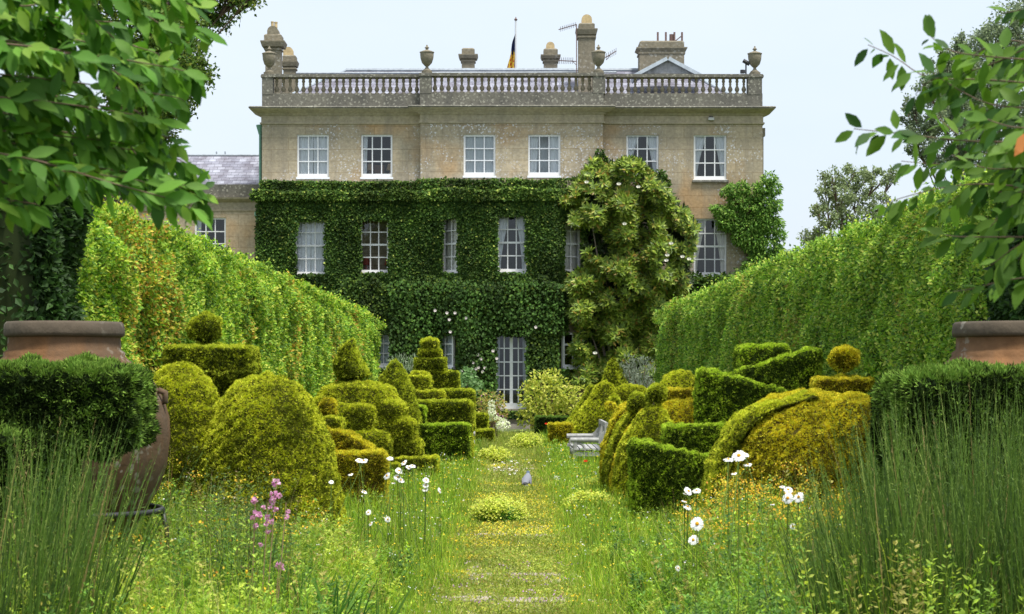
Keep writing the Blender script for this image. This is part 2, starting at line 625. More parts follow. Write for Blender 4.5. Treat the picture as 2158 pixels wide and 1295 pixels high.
def window(parent, p0, d, w, z0, z1, cols, rows, curtain='none', meet=None, name='window', door=False, low=.10):
    """p0 = plan point of the left edge on the outer wall face, d = unit direction along the wall"""
    p0 = np.array(p0, float)
    d = np.array(d, float)
    inn = np.array([-d[1], d[0]])

    def bx(mb, u0, u1, a0, a1, t0, t1):
        V = []
        for u in (u0, u1):
            for t in (t0, t1):
                for z in (a0, a1):
                    q = p0 + d * u + inn * t
                    V.append((q[0], q[1], z))
        mb.add(V, [(0, 1, 3, 2), (4, 6, 7, 5), (0, 4, 5, 1), (2, 3, 7, 6), (0, 2, 6, 4), (1, 5, 7, 3)])
    f = MB()
    e = .065
    bx(f, 0, e, z0, z1, .07, .17)
    bx(f, w - e, w, z0, z1, .07, .17)
    bx(f, e, w - e, z1 - e, z1, .072, .168)
    bx(f, e, w - e, z0, z0 + low, .072, .168)
    iz0, iz1 = z0 + low, z1 - e
    for i in range(1, cols):
        u = e + (w - 2 * e) * i / cols
        hw = .055 if door and i == cols // 2 else .019
        bx(f, u - hw, u + hw, iz0, iz1, .10, .138)
    for j in range(1, rows):
        z = iz0 + (iz1 - iz0) * j / rows
        hh = .034 if meet == j else .019
        bx(f, e, w - e, z - hh, z + hh, .094, .142)
    o = f.build(name, M_WHITE, parent)
    s = MB()
    bx(s, -.03, w + .03, z0 - .07, z0 - .002, -.05, .16)
    s.build('sill', M_WHITE if not door else M_TRIM, o)
    p = MB()
    q0, q1 = p0 + d * e + inn * .12, p0 + d * (w - e) + inn * .12
    p.add([(q0[0], q0[1], iz0), (q1[0], q1[1], iz0), (q1[0], q1[1], iz1), (q0[0], q0[1], iz1)], [(0, 1, 2, 3)])
    p.build('pane', M_GLASS, o)

    def cloth(u_top0, u_top1, u_b0, u_b1, a0, a1, mat, waist=None, t=.215, nm='curtain', amp=.028):
        c = MB()
        nu, nv = 44, 14
        V = []
        for j in range(nv + 1):
            v = j / nv
            z = a0 + (a1 - a0) * v
            if waist:
                k = min(1, max(0, (v - waist) / (1 - waist))) ** 1.4
                uu0, uu1 = u_b0 + (u_top0 - u_b0) * k, u_b1 + (u_top1 - u_b1) * k
            else:
                uu0, uu1 = u_b0 + (u_top0 - u_b0) * v, u_b1 + (u_top1 - u_b1) * v
            for i in range(nu + 1):
                x = i / nu
                u = uu0 + (uu1 - uu0) * x
                q = p0 + d * u + inn * (t + amp * math.sin(x * 44 * (u_top1 - u_top0) + .6 * math.sin(v * 3)) + .012 * math.sin(x * 97 + v))
                V.append((q[0], q[1], z))
        c.add(V, [(j * (nu + 1) + i, j * (nu + 1) + i + 1, (j + 1) * (nu + 1) + i + 1, (j + 1) * (nu + 1) + i) for j in range(nv) for i in range(nu)])
        c.build(nm, mat, o, smooth=True)
    if curtain == 'full':
        cloth(.02, w * .5, .02, w * .49, z0, z1, M_CURT)
        cloth(w * .51, w - .02, w * .51, w - .02, z0, z1, M_CURT)
    elif curtain == 'sides':
        cloth(.02, w * .32, .02, w * .26, z0, z1, M_CURT)
        cloth(w * .64, w - .02, w * .70, w - .02, z0, z1, M_CURT)
        cloth(.1, w - .1, .1, w - .1, z0, z1, M_BLIND, t=.6, nm='blind', amp=.004)
    elif curtain in ('tied', 'tiedcream'):
        mt = M_CURT if curtain == 'tied' else M_CREAM
        cloth(.02, w * .42, .02, w * .12, z0, z1, mt, waist=.12)
        cloth(w * .62, w - .02, w * .84, w - .02, z0, z1, mt, waist=.12)
    elif curtain == 'strips':
        cloth(.02, w * .15, .02, w * .12, z0, z1, M_BLIND)
        cloth(w * .85, w - .02, w * .88, w - .02, z0, z1, M_BLIND)
    elif curtain == 'blind':
        cloth(.04, w - .04, .04, w - .04, z0, z1, M_BLIND, t=.20, nm='blind', amp=.006)
    elif curtain == 'cream':
        cloth(.02, w - .02, .02, w - .02, z0, z1, M_CREAM)
    elif curtain == 'left':
        cloth(.02, w * .2, .02, w * .16, z0, z1, M_CURT)
    return o


def lamp_in_window(parent, x, y, z, mat, name='lamp_shade'):
    m = MB()
    m.lathe([(.0, .0), (.15, 0), (.09, .24), (0, .24)], (x, y, z), 14)
    m.lathe([(.03, -.3), (.05, -.1), (.02, 0)], (x, y, z), 8)
    m.build(name, mat, parent, smooth=False)


# upper storey: flanks at HY, centre 0.3 m forward
YC = HY - .3
UP = [(627, 694, 'full'), (762, 828, 'left'), (978, 1045, 'blind'), (1114, 1182, 'sides'), (1321, 1389, 'tied'), (1463, 1532, 'tied')]
m = MB()
z0u, z1u = hz(420), hz(262)


def holes_for(x0, Y, lst, zt, zb):
    return [(hx(a, Y) - x0, hx(b, Y) - x0, hz(zb, Y), hz(zt, Y)) for a, b, *_ in lst]


XL, XR = hx(553), hx(1608)
XC0, XC1 = hx(888), hx(1271)
wall_panel(m, (XL, HY), (XC0, HY), hz(900), z1u, holes_for(XL, HY, UP[:2], 284, 374), .4)
wall_panel(m, (XC0, YC), (XC1, YC), hz(420), z1u, holes_for(XC0, YC, UP[2:4], 284, 371), .4)
LOWR = (1463, 1532)
wall_panel(m, (XC1, HY), (XR, HY), hz(905), z1u, holes_for(XC1, HY, UP[4:], 285, 379) + [(hx(1463) - XC1, hx(1532) - XC1, hz(580), hz(461))], .4)
m.box(XC0, XC0 + .02, YC + .01, HY + .3, z0u, z1u)
m.box(XC1 - .02, XC1, YC + .01, HY + .3, z0u, z1u)
m.box(XL, XL + .35, HY + .402, HY + 11, 0, z1u)           # side walls
m.box(XR - .35, XR, HY + .402, HY + 11, 0, z1u)
m.build('wall', M_WALL, house)
for i, (a, b, cu) in enumerate(UP):
    Y = YC if i in (2, 3) else HY
    zb = (374, 374, 371, 371, 373, 379)[i]
    o = window(house, (hx(a, Y), Y), (1, 0), hx(b, Y) - hx(a, Y), hz(zb, Y), hz(284, Y), 3, 3, cu, low=.13)
    if i == 1:
        lamp_in_window(o, hx(776), Y + 1.0, hz(354), M_LAMP)
        lamp_in_window(o, hx(820), Y + 1.0, hz(354), M_LAMP)
        q = MB()
        q.box(hx(785), hx(806), Y + 1.2, Y + 1.25, hz(372), hz(341))
        q.build('headboard', M_WOODIN, o)
o = window(house, (hx(1463), HY), (1, 0), hx(1532) - hx(1463), hz(580), hz(461), 3, 4, 'tiedcream', meet=2)

# dark interior: back wall and floors
m = MB()
m.box(XL + .36, XR - .36, HY + 3.4, HY + 3.5, 0, z1u)
for z in (hz(640), hz(410), hz(248)):
    m.box(XL + .36, XR - .36, HY + .45, HY + 3.38, z - .1, z)
m.build('interior_wall', M_DARK, house)

# stone trim: frieze lip, cornice, sill
m = MB()


def run_trim(m, x0, x1, Y, prof, ends=(0, 0)):
    """moulding swept along x: prof = list of (projection, z) from bottom to top; mitred returns at the ends"""
    for (a, z0), (b, z1) in zip(prof[:-1], prof[1:]):
        m.add([(x0 - a * ends[0], Y - a, z0), (x1 + a * ends[1], Y - a, z0), (x1 + b * ends[1], Y - b, z1), (x0 - b * ends[0], Y - b, z1)], [(0, 1, 2, 3)])
        for e, x, sg in ((ends[0], x0, -1), (ends[1], x1, 1)):
            m.add([(x + sg * a * e, Y - a, z0), (x + sg * a * e, Y + 1.2, z0), (x + sg * b * e, Y + 1.2, z1), (x + sg * b * e, Y - b, z1)], [(0, 1, 2, 3)])
    a, z0 = prof[0]
    b, z1 = prof[-1]
    m.add([(x0 - b * ends[0], Y - b, z1), (x1 + b * ends[1], Y - b, z1), (x1 + b * ends[1], Y + 1.2, z1), (x0 - b * ends[0], Y + 1.2, z1)], [(0, 1, 2, 3)])


zf, zc = hz(262), hz(229)
fr = [(.0, zf - .02), (.07, zf), (.07, zf + .05), (.025, zf + .06), (.025, zf + .30), (.08, zf + .33), (.10, zf + .37), (.16, zf + .39), (.30, zf + .45), (.40, zf + .50), (.42, zf + .52)]
run_trim(m, XL, XC0 - .0, HY, fr, (1, 0))
run_trim(m, XC1, XR, HY, fr, (0, 1))
run_trim(m, XC0, XC1, YC, fr, (1, 1))
m.build('cornice', M_TRIM, house)
m = MB()
cap = [(.42, zf + .522), (.44, zf + .56), (.40, zf + .60), (.02, zf + .64)]
run_trim(m, XL, XC0, HY, cap, (1, 0))
run_trim(m, XC1, XR, HY, cap, (0, 1))
run_trim(m, XC0, XC1, YC, cap, (1, 1))
m.build('cornice_capping', M_PARA, house)
m = MB()
zp0, zp1, zp2 = hz(229), hz(200), hz(160)
for x0, x1, Y in ((XL, XC0, HY), (XC1, XR, HY), (XC0 - .02, XC1 + .02, YC)):
    m.box(x0, x1, Y + .0, Y + .45, zp0 + .03, zp1)
    m.box(x0, x1, Y + .03, Y + .37, zp1 + .002, zp1 + .05)
m.box(XL, XL + .4, HY + .452, HY + 10, zp0 + .03, zp1)
m.box(XR - .4, XR, HY + .452, HY + 10, zp0 + .03, zp1)
m.build('parapet', M_PARA, house)
PIERS = [(553, 576, HY), (886, 911, YC), (1250, 1276, YC), (1577, 1607, HY)]
for a, b, Y in PIERS:
    m = MB()
    m.box(hx(a), hx(b), Y - .01, Y + .42, zp1 + .004, zp2 - .06)
    m.build('parapet_pier', M_PARA, house)
m = MB()
for x0, x1, Y in ((XL - .04, XC0, HY), (XC1, XR + .04, HY), (XC0 - .06, XC1 + .06, YC)):
    m.box(x0, x1, Y - .04, Y + .44, zp2 - .058, zp2 + .02)
    m.box(x0 + .02, x1 - .02, Y - .01, Y + .40, zp2 + .021, zp2 + .06)
m.build('balustrade_coping', M_PARA, house)
# balusters
bh = (zp2 - .06) - (zp1 + .052)
bp = [(.075, 0), (.075, .07), (.045, .09), (.045, .12), (.075, .20), (.088, .27), (.075, .36), (.042, .48), (.036, .56), (.055, .60), (.036, .63), (.05, .72), (.062, .80), (.045, .88), (.05, .93), (.075, .94), (.075, 1.0)]
bm_ = MB()
bm_.lathe([(r, z * bh) for r, z in bp], (0, 0, 0), 10)
b0 = None
for xa, xb, Y in ((576, 886, HY), (911, 1250, YC), (1276, 1577, HY)):
    n = round((xb - xa) / 14.1)
    for i in range(n):
        x = hx(xa) + (hx(xb) - hx(xa)) * (i + .5) / n
        l3 = (x, Y + .2 - HY, zp1 + .052)
        if b0 is None:
            b0 = bm_.build('baluster', M_BALU, house, smooth=True, loc=l3)
        else:
            c = b0.copy()
            COL.objects.link(c)
            c.parent = house
            c.location = l3

# roof
roof = MB()
ez, rz = hz(212, 71.8), hz(150, 75.5)
e0, e1 = hx(612, 71.8) - .4, hx(1560, 71.8)
r0, r1 = hx(730, 75.5), hx(1440, 75.5)
roof.add([(e0, 71.8, ez), (e1, 71.8, ez), (r1, 75.5, rz), (r0, 75.5, rz), (e0, 80, ez), (e1, 80, ez)],
         [np.array([(0, 1, 2, 3), (5, 4, 3, 2)]), np.array([(4, 0, 3), (1, 5, 2)])])
roof.box(XL + .4, XR - .4, HY + .5, 81, ez - .3, ez - .02)
ro = roof.build('roof', M_SLATE, house)
m = MB()
m.tube([(r0, 75.5, rz + .02), (r1, 75.5, rz + .02)], .09, 8)
m.tube([(r0, 75.5, rz + .02), (e0, 71.8, ez + .02)], .05, 8)
m.tube([(r1, 75.5, rz + .02), (e1, 71.8, ez + .02)], .06, 8)
m.tube([(hx(625, 74), 74, hz(155, 74)), (hx(1300, 74), 74, hz(153, 74))], .04, 6)
m.build('ridge_capping', M_LEAD, ro)
# little pedimented gable on the right
m = MB()
gy = 71.9
A, B, C_ = at(1338, 165, gy), at(1478, 165, gy), at(1408, 128, gy)
m.add([A, B, C_], [(0, 1, 2)])
m.build('gable', stone('pale_gable', (.46, .47, .48), (.36, .37, .39), spots=.1, joints=True), ro)
m = MB()
for P0, P1 in ((A, C_), (C_, B)):
    dv = P1 - P0
    nrm = np.array([-dv[2], 0, dv[0]]) / np.linalg.norm(dv) * .13
    V = [P0 + [0, -.15, 0], P1 + [0, -.15, 0], P1 + nrm + [0, -.15, 0], P0 + nrm + [0, -.15, 0]]
    V += [v + np.array([0, 1.6, 0]) for v in V]
    m.add(V, [(0, 1, 2, 3), (4, 7, 6, 5), (3, 2, 6, 7), (0, 4, 5, 1), (0, 3, 7, 4), (1, 5, 6, 2)])
m.build('gable_capping', plain('pale_lead', (.46, .52, .58), .6, noise=.15), ro)


def chimney(xa, xb, ytop, cap, blk, body_bottom, Y, round_top=None, pot=None, extra=None):
    """cap = (xl, xr, y0, y1) pixel rows; blk = (xl, xr, ytop, ybot)"""
    m = MB()
    h = (xb - xa) / 2 * Y / FP
    cx = hx((xa + xb) / 2, Y)
    yy = Y + min(h, .5)
    ryb = min(1, .5 / h)
    P = lambda px: (px) / 2 * Y / FP
    z = lambda py: hz(py, Y)
    pr = [(h, z(body_bottom)), (h, z(cap[3]) - .12), (h + .04, z(cap[3]) - .12), (h + .04, z(cap[3]) - .06), (h, z(cap[3]) - .06), (h, z(cap[3])),
          (P(cap[1] - cap[0]) * .88, z(cap[3])), (P(cap[1] - cap[0]), z(cap[2]) - .04), (P(cap[1] - cap[0]), z(cap[2])),
          (P(blk[1] - blk[0]), z(blk[3])), (P(blk[1] - blk[0]), z(blk[2]) - .05), (P(blk[1] - blk[0]) - .06, z(blk[2]))]
    m.sqlathe(pr, (cx, yy, 0), ry=ryb)
    o = m.build('chimney', M_CHIM, ro)
    if round_top:
        q = MB()
        xl, xr, yt, yb, dpt = round_top
        r = P(xr - xl)
        cxx = hx((xl + xr) / 2, Y)
        n = 14
        hh = z(yt) - z(yb)
        ang = np.linspace(0, math.pi, n)
        out = [(cxx + r * math.cos(a), z(yb) + max(0, hh - r) + min(r, hh) * math.sin(a)) for a in ang]
        out = [(cxx + r, z(yb))] + out + [(cxx - r, z(yb))]
        V = [(x, yy - dpt, zz) for x, zz in out] + [(x, yy + dpt, zz) for x, zz in out]
        k = len(out)
        q.add(V, [np.array([(i, i + 1, k + i + 1, k + i) for i in range(k - 1)])])
        c0 = [np.array([list(range(k))]), np.array([list(range(2 * k - 1, k - 1, -1))])]
        q.add(V, c0)
        q.build('chimney_top', M_POT if dpt < .25 else M_CHIM, o)
    if pot:
        q = MB()
        for (xl, xr, yt, yb) in pot:
            r = P(xr - xl)
            q.lathe([(r, z(yb)), (r * .95, z(yt) - .05), (r * 1.1, z(yt) - .04), (r * 1.1, z(yt)), (r * .8, z(yt))], (hx((xl + xr) / 2, Y), yy, 0), 12)
        q.build('chimney_pot', M_POT, o)
    return o


chimney(560, 592, 0, (551, 602, 87, 99), (558, 595, 72, 87), 215, 72.6, round_top=(564, 587, 55, 73, .3), pot=[(570, 576, 43, 57), (577, 584, 44, 57)])
chimney(598, 623, 0, (595, 630, 129, 140), (597, 625, 116, 129), 215, 74.5, round_top=(597, 618, 98, 117, .12))
chimney(974, 1001, 0, (967, 1008, 115, 124), (974, 1001, 101, 115), 160, 76)
chimney(1147, 1176, 0, (1140, 1182, 116, 124), (1146, 1176, 102, 116), 160, 76, round_top=(1152, 1170, 87, 103, .12))
chimney(1220, 1255, 0, (1214, 1260, 61, 73), (1220, 1254, 48, 61), 215, 72.8, round_top=(1227, 1249, 29, 49, .15))
c6 = chimney(1349, 1443, 0, (1343, 1450, 100, 107), (1349, 1443, 86, 100), 180, 74.5)
m = MB()
for px, yt in ((1387, 69), (1404, 69), (1422, 69), (1438, 69)):
    p = at(px, yt, 75)
    m.box(p[0] - .035, p[0] + .035, 74.9, 75, hz(88, 75), p[2])
m.tube([at(1424, 87, 75), at(1438, 76, 75)], .02, 5)
m.tube([at(1416, 87, 75), at(1416, 73, 75)], .08, 8)
m.build('chimney_bracket', M_RUST, c6)

# brick plinth and doorstep
m = MB()
YG = HY - 1.85
m.box(hx(640, YG), hx(1240, YG), YG + .1, HY - .3, 0, hz(864, YG))
m.build('plinth', M_BRICK, house)
m = MB()
for i in range(3):
    m.box(hx(1040, YG), hx(1118, YG), YG - .75 + .25 * i, YG + .098, .0 + .001 * i, .16 + .16 * i)
m.build('doorstep', stone('step_stone', (.36, .32, .26), (.28, .25, .2), joints=False), house)

# lower storeys standing forward with a canted bay in the middle
YA = HY - 1.0
bayd = 1.0
pts_plan = [(hx(548, YA), YA), (hx(915, YA), YA), (hx(990, YA - bayd), YA - bayd), (hx(1168, YA - bayd), YA - bayd), (hx(1238, YA), YA)]
zA0, zA1 = hz(900, YA), hz(384, YA)
m = MB()
WIN_A = []     # windows on the forward part: (px0,px1,py_top,py_bot, cols, rows, meet, curtain, name)
segs = list(zip(pts_plan[:-1], pts_plan[1:]))


def seg_u(seg, px):
    (x0, y0), (x1, y1) = seg
    t = (px - CX) / FP
    # intersect the sight line x = t*y with the wall line
    dx, dy = x1 - x0, y1 - y0
    u = (t * y0 - x0) / (dx - t * dy)
    return u * math.hypot(dx, dy), y0 + u * dy


SPEC = {0: [(622, 688, 459, 579, 3, 4, 2, 'full'), (760, 820, 459, 575, 3, 4, 2, 'none'), (797, 823, 700, 772, 2, 3, 2, 'blind')],
        1: [(932, 966, 455, 575, 2, 4, 2, 'cream'), (928, 964, 700, 775, 2, 3, 2, 'blind')],
        2: [(1049, 1111, 452, 573, 3, 4, 2, 'tied'), (1045, 1112, 702, 862, 4, 5, None, 'door')],
        3: [(1190, 1226, 457, 574, 2, 4, 2, 'cream'), (1180, 1222, 702, 775, 2, 3, 2, 'none')]}
for si, seg in enumerate(segs):
    holes = []
    L = math.hypot(seg[1][0] - seg[0][0], seg[1][1] - seg[0][1])
    d = ((seg[1][0] - seg[0][0]) / L, (seg[1][1] - seg[0][1]) / L)
    todo = []
    for (a, b, t, bo, c, r, me_, cu) in SPEC[si]:
        ua, ya = seg_u(seg, a)
        ub, yb = seg_u(seg, b)
        ym = (ya + yb) / 2
        holes.append((ua, ub, hz(bo, ym), hz(t, ym)))
        todo.append((ua, ub, hz(bo, ym), hz(t, ym), c, r, me_, cu))
    wall_panel(m, seg[0], seg[1], zA0, zA1, holes, .35)
    for (ua, ub, zb, zt, c, r, me_, cu) in todo:
        p0 = (seg[0][0] + d[0] * ua, seg[0][1] + d[1] * ua)
        if zt < 4.0:
            p0 = (p0[0] + d[1] * .28, p0[1] - d[0] * .28)
        if cu == 'door':
            o = window(house, p0, d, ub - ua, zb, zt, c, r, 'strips', None, 'french_door', True, low=.2)
        else:
            o = window(house, p0, d, ub - ua, zb, zt, c, r, cu, me_)
        if cu == 'none' and si == 0:
            lamp_in_window(o, p0[0] + .15, YA + .9, zb + .32, M_RED)
            lamp_in_window(o, p0[0] + .95, YA + .9, zb + .32, M_RED)
m.box(pts_plan[0][0], pts_plan[0][0] + .3, YA + .352, HY - .002, 0, zA1)
m.build('lower_wall', M_WALL, house)
m = MB()
P_ = pts_plan
for z in (zA1 - .01,):
    V = [(p[0], p[1], z) for p in P_] + [(P_[-1][0], HY, z), (P_[0][0], HY, z)]
    m.add(V, [np.array([[0, 1, 2, 3, 4, 5, 6]])])
m.build('flat_roof', M_LEAD, house)
m = MB()     # dim inner partitions seen through the lower windows
m.box(P_[0][0] + .31, P_[-1][0] - .2, HY + .002 + 1.2, HY + 1.3, 0, zA1 - .05)
m.build('inner_partition', plain('room_paint', (.045, .035, .025), .9), house)
# lintel block above the right-hand ground window
m = MB()
q = at(1176, 672, HY - 1.3)
m.box(hx(1165, 69.9), hx(1226, 69.9), 69.55, 69.75, hz(700, 69.9), hz(672, 69.9))
m.build('lintel', M_TRIM, house)
m = MB()
m.box(hx(1462) - .04, hx(1534) + .04, HY - .09, HY - .001, hz(385), hz(380.5))
m.build('stone_sill', M_PARA, house)
# drainpipes
m = MB()
m.tube([(hx(548), HY + .25, hz(392)), (hx(548), HY + .25, hz(275))], .055, 10)
m.lathe([(.07, 0), (.09, .08), (.15, .28), (.16, .34), (.0, .34)], (hx(548), HY + .25, hz(282)), 12)
m.tube([(hx(543), HY + .1, hz(500)), (hx(543), HY + .1, hz(455))], .055, 10)
m.box(hx(538), hx(549), HY - .1, HY + .2, hz(456), hz(447))
m.build('drainpipe', M_GREENP, house)
m = MB()
m.tube([(hx(1611), HY + .5, hz(600)), (hx(1611), HY + .5, hz(285))], .05, 8)
m.box(hx(1606), hx(1616), HY + .3, HY + .6, hz(285), hz(268))
m.build('drainpipe', M_CHIM, house)
tag(thing('flood_lamp', 'small pale floodlight box fixed to the frieze above the right windows', 'lamp', (hx(1499), HY - .03, hz(248))))
fl = bpy.data.objects['flood_lamp']
m = MB()
m.box(hx(1493), hx(1505), HY - .20, HY - .03, hz(255), hz(249.5))
m.build('lamp_body', plain('lamp_grey', (.5, .5, .48), .6), fl)
m = MB()
m.box(hx(1495), hx(1503), HY - .12, HY - .026, hz(249.4), hz(246.5))
m.build('bracket', M_METAL, fl)
al = thing('alarm_box', 'small white box showing through the ivy above the leftmost lower windows', 'alarm box', (hx(656), YA - .3, hz(426)))
m = MB()
m.box(hx(651), hx(662), YA - .36, YA - .22, hz(428), hz(422))
m.lathe([(0.03, 0), (.05, .03), (.05, .06), (0, .06)], (hx(654), YA - .34, hz(422)), 8)
m.build('case', M_WHITE, al)

# left wing
wing = thing('side_wing', 'lower stone wing with slate roof left of the main house', 'building', (hx(440), 75, 0))
WY = 74.0
m = MB()
x0, x1 = hx(150, WY), hx(552, WY)
wall_panel(m, (x0, WY), (x1, WY), 0, hz(445, WY), [(hx(411, WY) - x0, hx(477, WY) - x0, hz(545, WY), hz(459, WY))], .35)
m.build('wall', stone('wing_stone', (.52, .43, .30), (.45, .38, .27), stain=(.30, .20, .10), stain_amt=.4, spots=.15, patch=.5, warm=(.5, .33, .17)), wing)
m = MB()
zq = hz(445, WY)
run_trim(m, x0, x1, WY, [(.0, zq - .01), (.04, zq), (.04, zq + .05), (.01, zq + .07), (.01, zq + .32), (.08, zq + .36), (.20, zq + .44), (.22, zq + .50)], (0, 0))
m.build('cornice', M_TRIM, wing)
m = MB()
m.box(x0, x1, WY - .02, WY + .3, zq + .502, hz(389, WY))
m.build('parapet', M_PARA, wing)
window(wing, (hx(411, WY), WY), (1, 0), hx(477, WY) - hx(411, WY), hz(545, WY), hz(459, WY), 3, 3, 'left')
m = MB()
m.box(x0, x1, WY + 2, WY + 2.1, 0, zq)
m.build('interior_wall', M_DARK, wing)
m = MB()
m.add([(x0, WY + .32, hz(391, WY)), (x1, WY + .32, hz(391, WY)), (x1, WY + 3, hz(329, WY + 3)), (x0, WY + 3, hz(329, WY + 3)), (x0, WY + 6, hz(391, WY)), (x1, WY + 6, hz(391, WY))],
      [(0, 1, 2, 3), (3, 2, 5, 4)])
rw = m.build('roof', M_SLATE, wing)
m = MB()
m.tube([(x0, WY + 3, hz(328, WY + 3)), (x1, WY + 3, hz(328, WY + 3))], .05, 6)
for px in (458, 476):
    m.tube([at(px, 328, WY + 3), at(px - 1, 320, WY + 3)], .03, 5)
m.build('ridge_capping', M_LEAD, rw)


# urns on the parapet
def make_urn(label):
    r = thing('stone_urn', label, 'urn', (0, 0, 0), 'stone urns along the balustrade')
    m = MB()
    m.sqlathe([(.20, 0), (.20, .08)], (0, 0, 0))
    m.lathe([(.17, .08), (.18, .12), (.09, .19), (.06, .24), (.06, .28), (.10, .31), (.20, .42), (.255, .60), (.27, .76), (.265, .80), (.29, .82), (.29, .85), (.24, .855)], (0, 0, 0), 20)
    m.build('bowl', M_CHIM, r, smooth=True, loc=(0, 0, 0))
    m = MB()
    m.lathe([(.24, .856), (.22, .88), (.10, .92), (.05, .95), (.05, .98), (.10, 1.01), (.06, 1.05), (.03, 1.09), (.035, 1.12), (0, 1.15)], (0, 0, 0), 16)
    m.build('lid', M_CHIM, r, smooth=True, loc=(0, 0, 0))
    return r


URN = [(567, HY, 'stone urn on the left corner pier of the balustrade, in front of a chimney'), (901, YC, 'stone urn standing alone against the sky, left of the flagpole'),
       (1262, YC, 'stone urn on the pier just beside the tallest chimney'), (1593, HY, 'darker stone urn on the far right corner pier of the balustrade')]
u0 = make_urn(URN[0][2])
for i, (px, Y, lab) in enumerate(URN):
    o = u0 if i == 0 else copy_tree(u0)
    o.location = (hx(px), Y + .2, zp2 + .06)
    o.scale = (.92, .92, .92)
    o['label'] = lab

fp = thing('flagpole', 'white flagpole rising behind the roof of the house', 'flagpole', at(1088, 152, 77))
m = MB()
m.tube([at(1088, 160, 77), at(1088, 44, 77)], [.055, .035], 8)
m.build('pole', plain('pole_white', (.62, .64, .66), .5), fp)
m = MB()
p = at(1088, 44, 77)
m.lathe([(0, -.02), (.05, 0), (.07, .05), (.03, .09), (.01, .14), (0, .16)], p, 8)
m.build('finial', M_RUST, fp)
fg = thing('flag', 'limp heraldic flag, dark blue above gold with red, hanging on the flagpole', 'flag', at(1086, 70, 77))
m = MB()
V, Fc, Cc = [], [], []
nu, nv = 12, 26
for j in range(nv + 1):
    v = j / nv
    wd = .03 + .30 * v ** .8
    for i in range(nu + 1):
        x = i / nu
        p = at(1087, 70 + 80 * v, 77)
        V.append((p[0] - wd * x - .02 * math.sin(v * 9), 77 + .09 * math.sin(x * 12 + v * 2), p[2] - .15 * x * (1 - v)))
rr = np.random.default_rng(3)
for j in range(nv):
    for i in range(nu):
        Fc.append((j * (nu + 1) + i, j * (nu + 1) + i + 1, (j + 1) * (nu + 1) + i + 1, (j + 1) * (nu + 1) + i))
        v = j / nv
        if v < .48 + .06 * math.sin(i): c = (.015, .025, .09)
        else:
            c = (.62, .42, .05)
            if math.sin(i * 1.3 + j * .9) + math.sin(i * .7 - j * 1.7) > .75: c = (.35, .03, .03)
        Cc.append(c)
m.add(V, Fc, np.array(Cc))
m.build('cloth', M_MATTE, fg, smooth=True)

ae = thing('tv_aerial', 'tall thin television aerial mast with two side arms left of the tallest chimney', 'aerial', at(1216, 150, 72.7))
m = MB()
m.tube([at(1216, 160, 72.7), at(1216, 52, 72.7)], .02, 6)
m.build('mast', M_RUST, ae)
m = MB()
m.tube([at(1216, 52, 72.7), at(1178, 63, 72.7)], .018, 5)
for i in range(9):
    c = at(1214 - i * 4, 52.6 + i * 1.15, 72.7)
    m.tube([c + [0, -.18, .06], c + [0, .18, -.06]], .008, 4)
m.build('upper_arm', M_RUST, ae)
m = MB()
m.tube([at(1216, 130, 72.7), at(1178, 128, 72.7)], .018, 5)
m.tube([at(1216, 138, 72.7), at(1206, 128, 72.7)], .012, 5)
for i in range(8):
    c = at(1208 - i * 4, 128.5, 72.7)
    m.tube([c + [0, -.18, .09], c + [0, .18, -.09]], .009, 4)
m.build('lower_arm', M_RUST, ae)
ae = thing('tv_aerial', 'small aerial poking out right of the tallest chimney by the urn', 'aerial', at(1268, 125, 73))
m = MB()
m.tube([at(1258, 126, 73), at(1278, 121, 73), at(1300, 108, 73)], .018, 5)
for i in range(6):
    c = at(1279 + i * 4, 119.8 - i * 2.2, 73)
    m.tube([c + [0, -.15, .1], c + [0, .15, -.1]], .008, 4)
m.build('arm', M_RUST, ae)
m = MB()
m.tube([at(1279, 127, 73), at(1288, 115, 73)], .012, 5)
m.build('strut', M_RUST, ae)
cc = thing('security_camera', 'dark security camera on a short post beside the far right urn', 'camera', at(1575, 158, 70.9))
m = MB()
m.tube([at(1573, 160, 70.9), at(1573, 136, 70.9)], .03, 6)
m.build('post', M_METAL, cc)
m = MB()
a, b = at(1567, 128, 70.9), at(1581, 136, 70.9)
m.tube([a, b], .075, 8)
m.tube([at(1566, 148, 70.9), at(1566, 155, 70.9)], .09, 8)
m.build('camera_body', M_METAL, cc)


# ---------------------------------------------------------------- ivy
def in_rects(px, py, rects):
    k = np.zeros(len(px), bool)
    for a, b, t, bo in rects:
        k |= (px > a) & (px < b) & (py > t) & (py < bo)
    return k


def wall_depth(px):
    """depth of the forward storeys along the sight line of column px"""
    px = np.asarray(px, float)
    return np.interp(px, [548, 915, 990, 1168, 1238, 1300], [YA, YA, YA - bayd, YA - bayd, YA, YA])


WH = [(625, 686, 462, 577), (762, 820, 462, 575), (934, 966, 458, 575), (1051, 1110, 455, 574), (1191, 1225, 460, 574), (799, 822, 702, 775), (930, 964, 703, 778), (1047, 1111, 706, 866), (1180, 1222, 704, 778)]
ivy = thing('ivy', 'dense clipped dark green ivy covering the two lower storeys around the windows', 'ivy', (hx(700), YA - .2, 0))


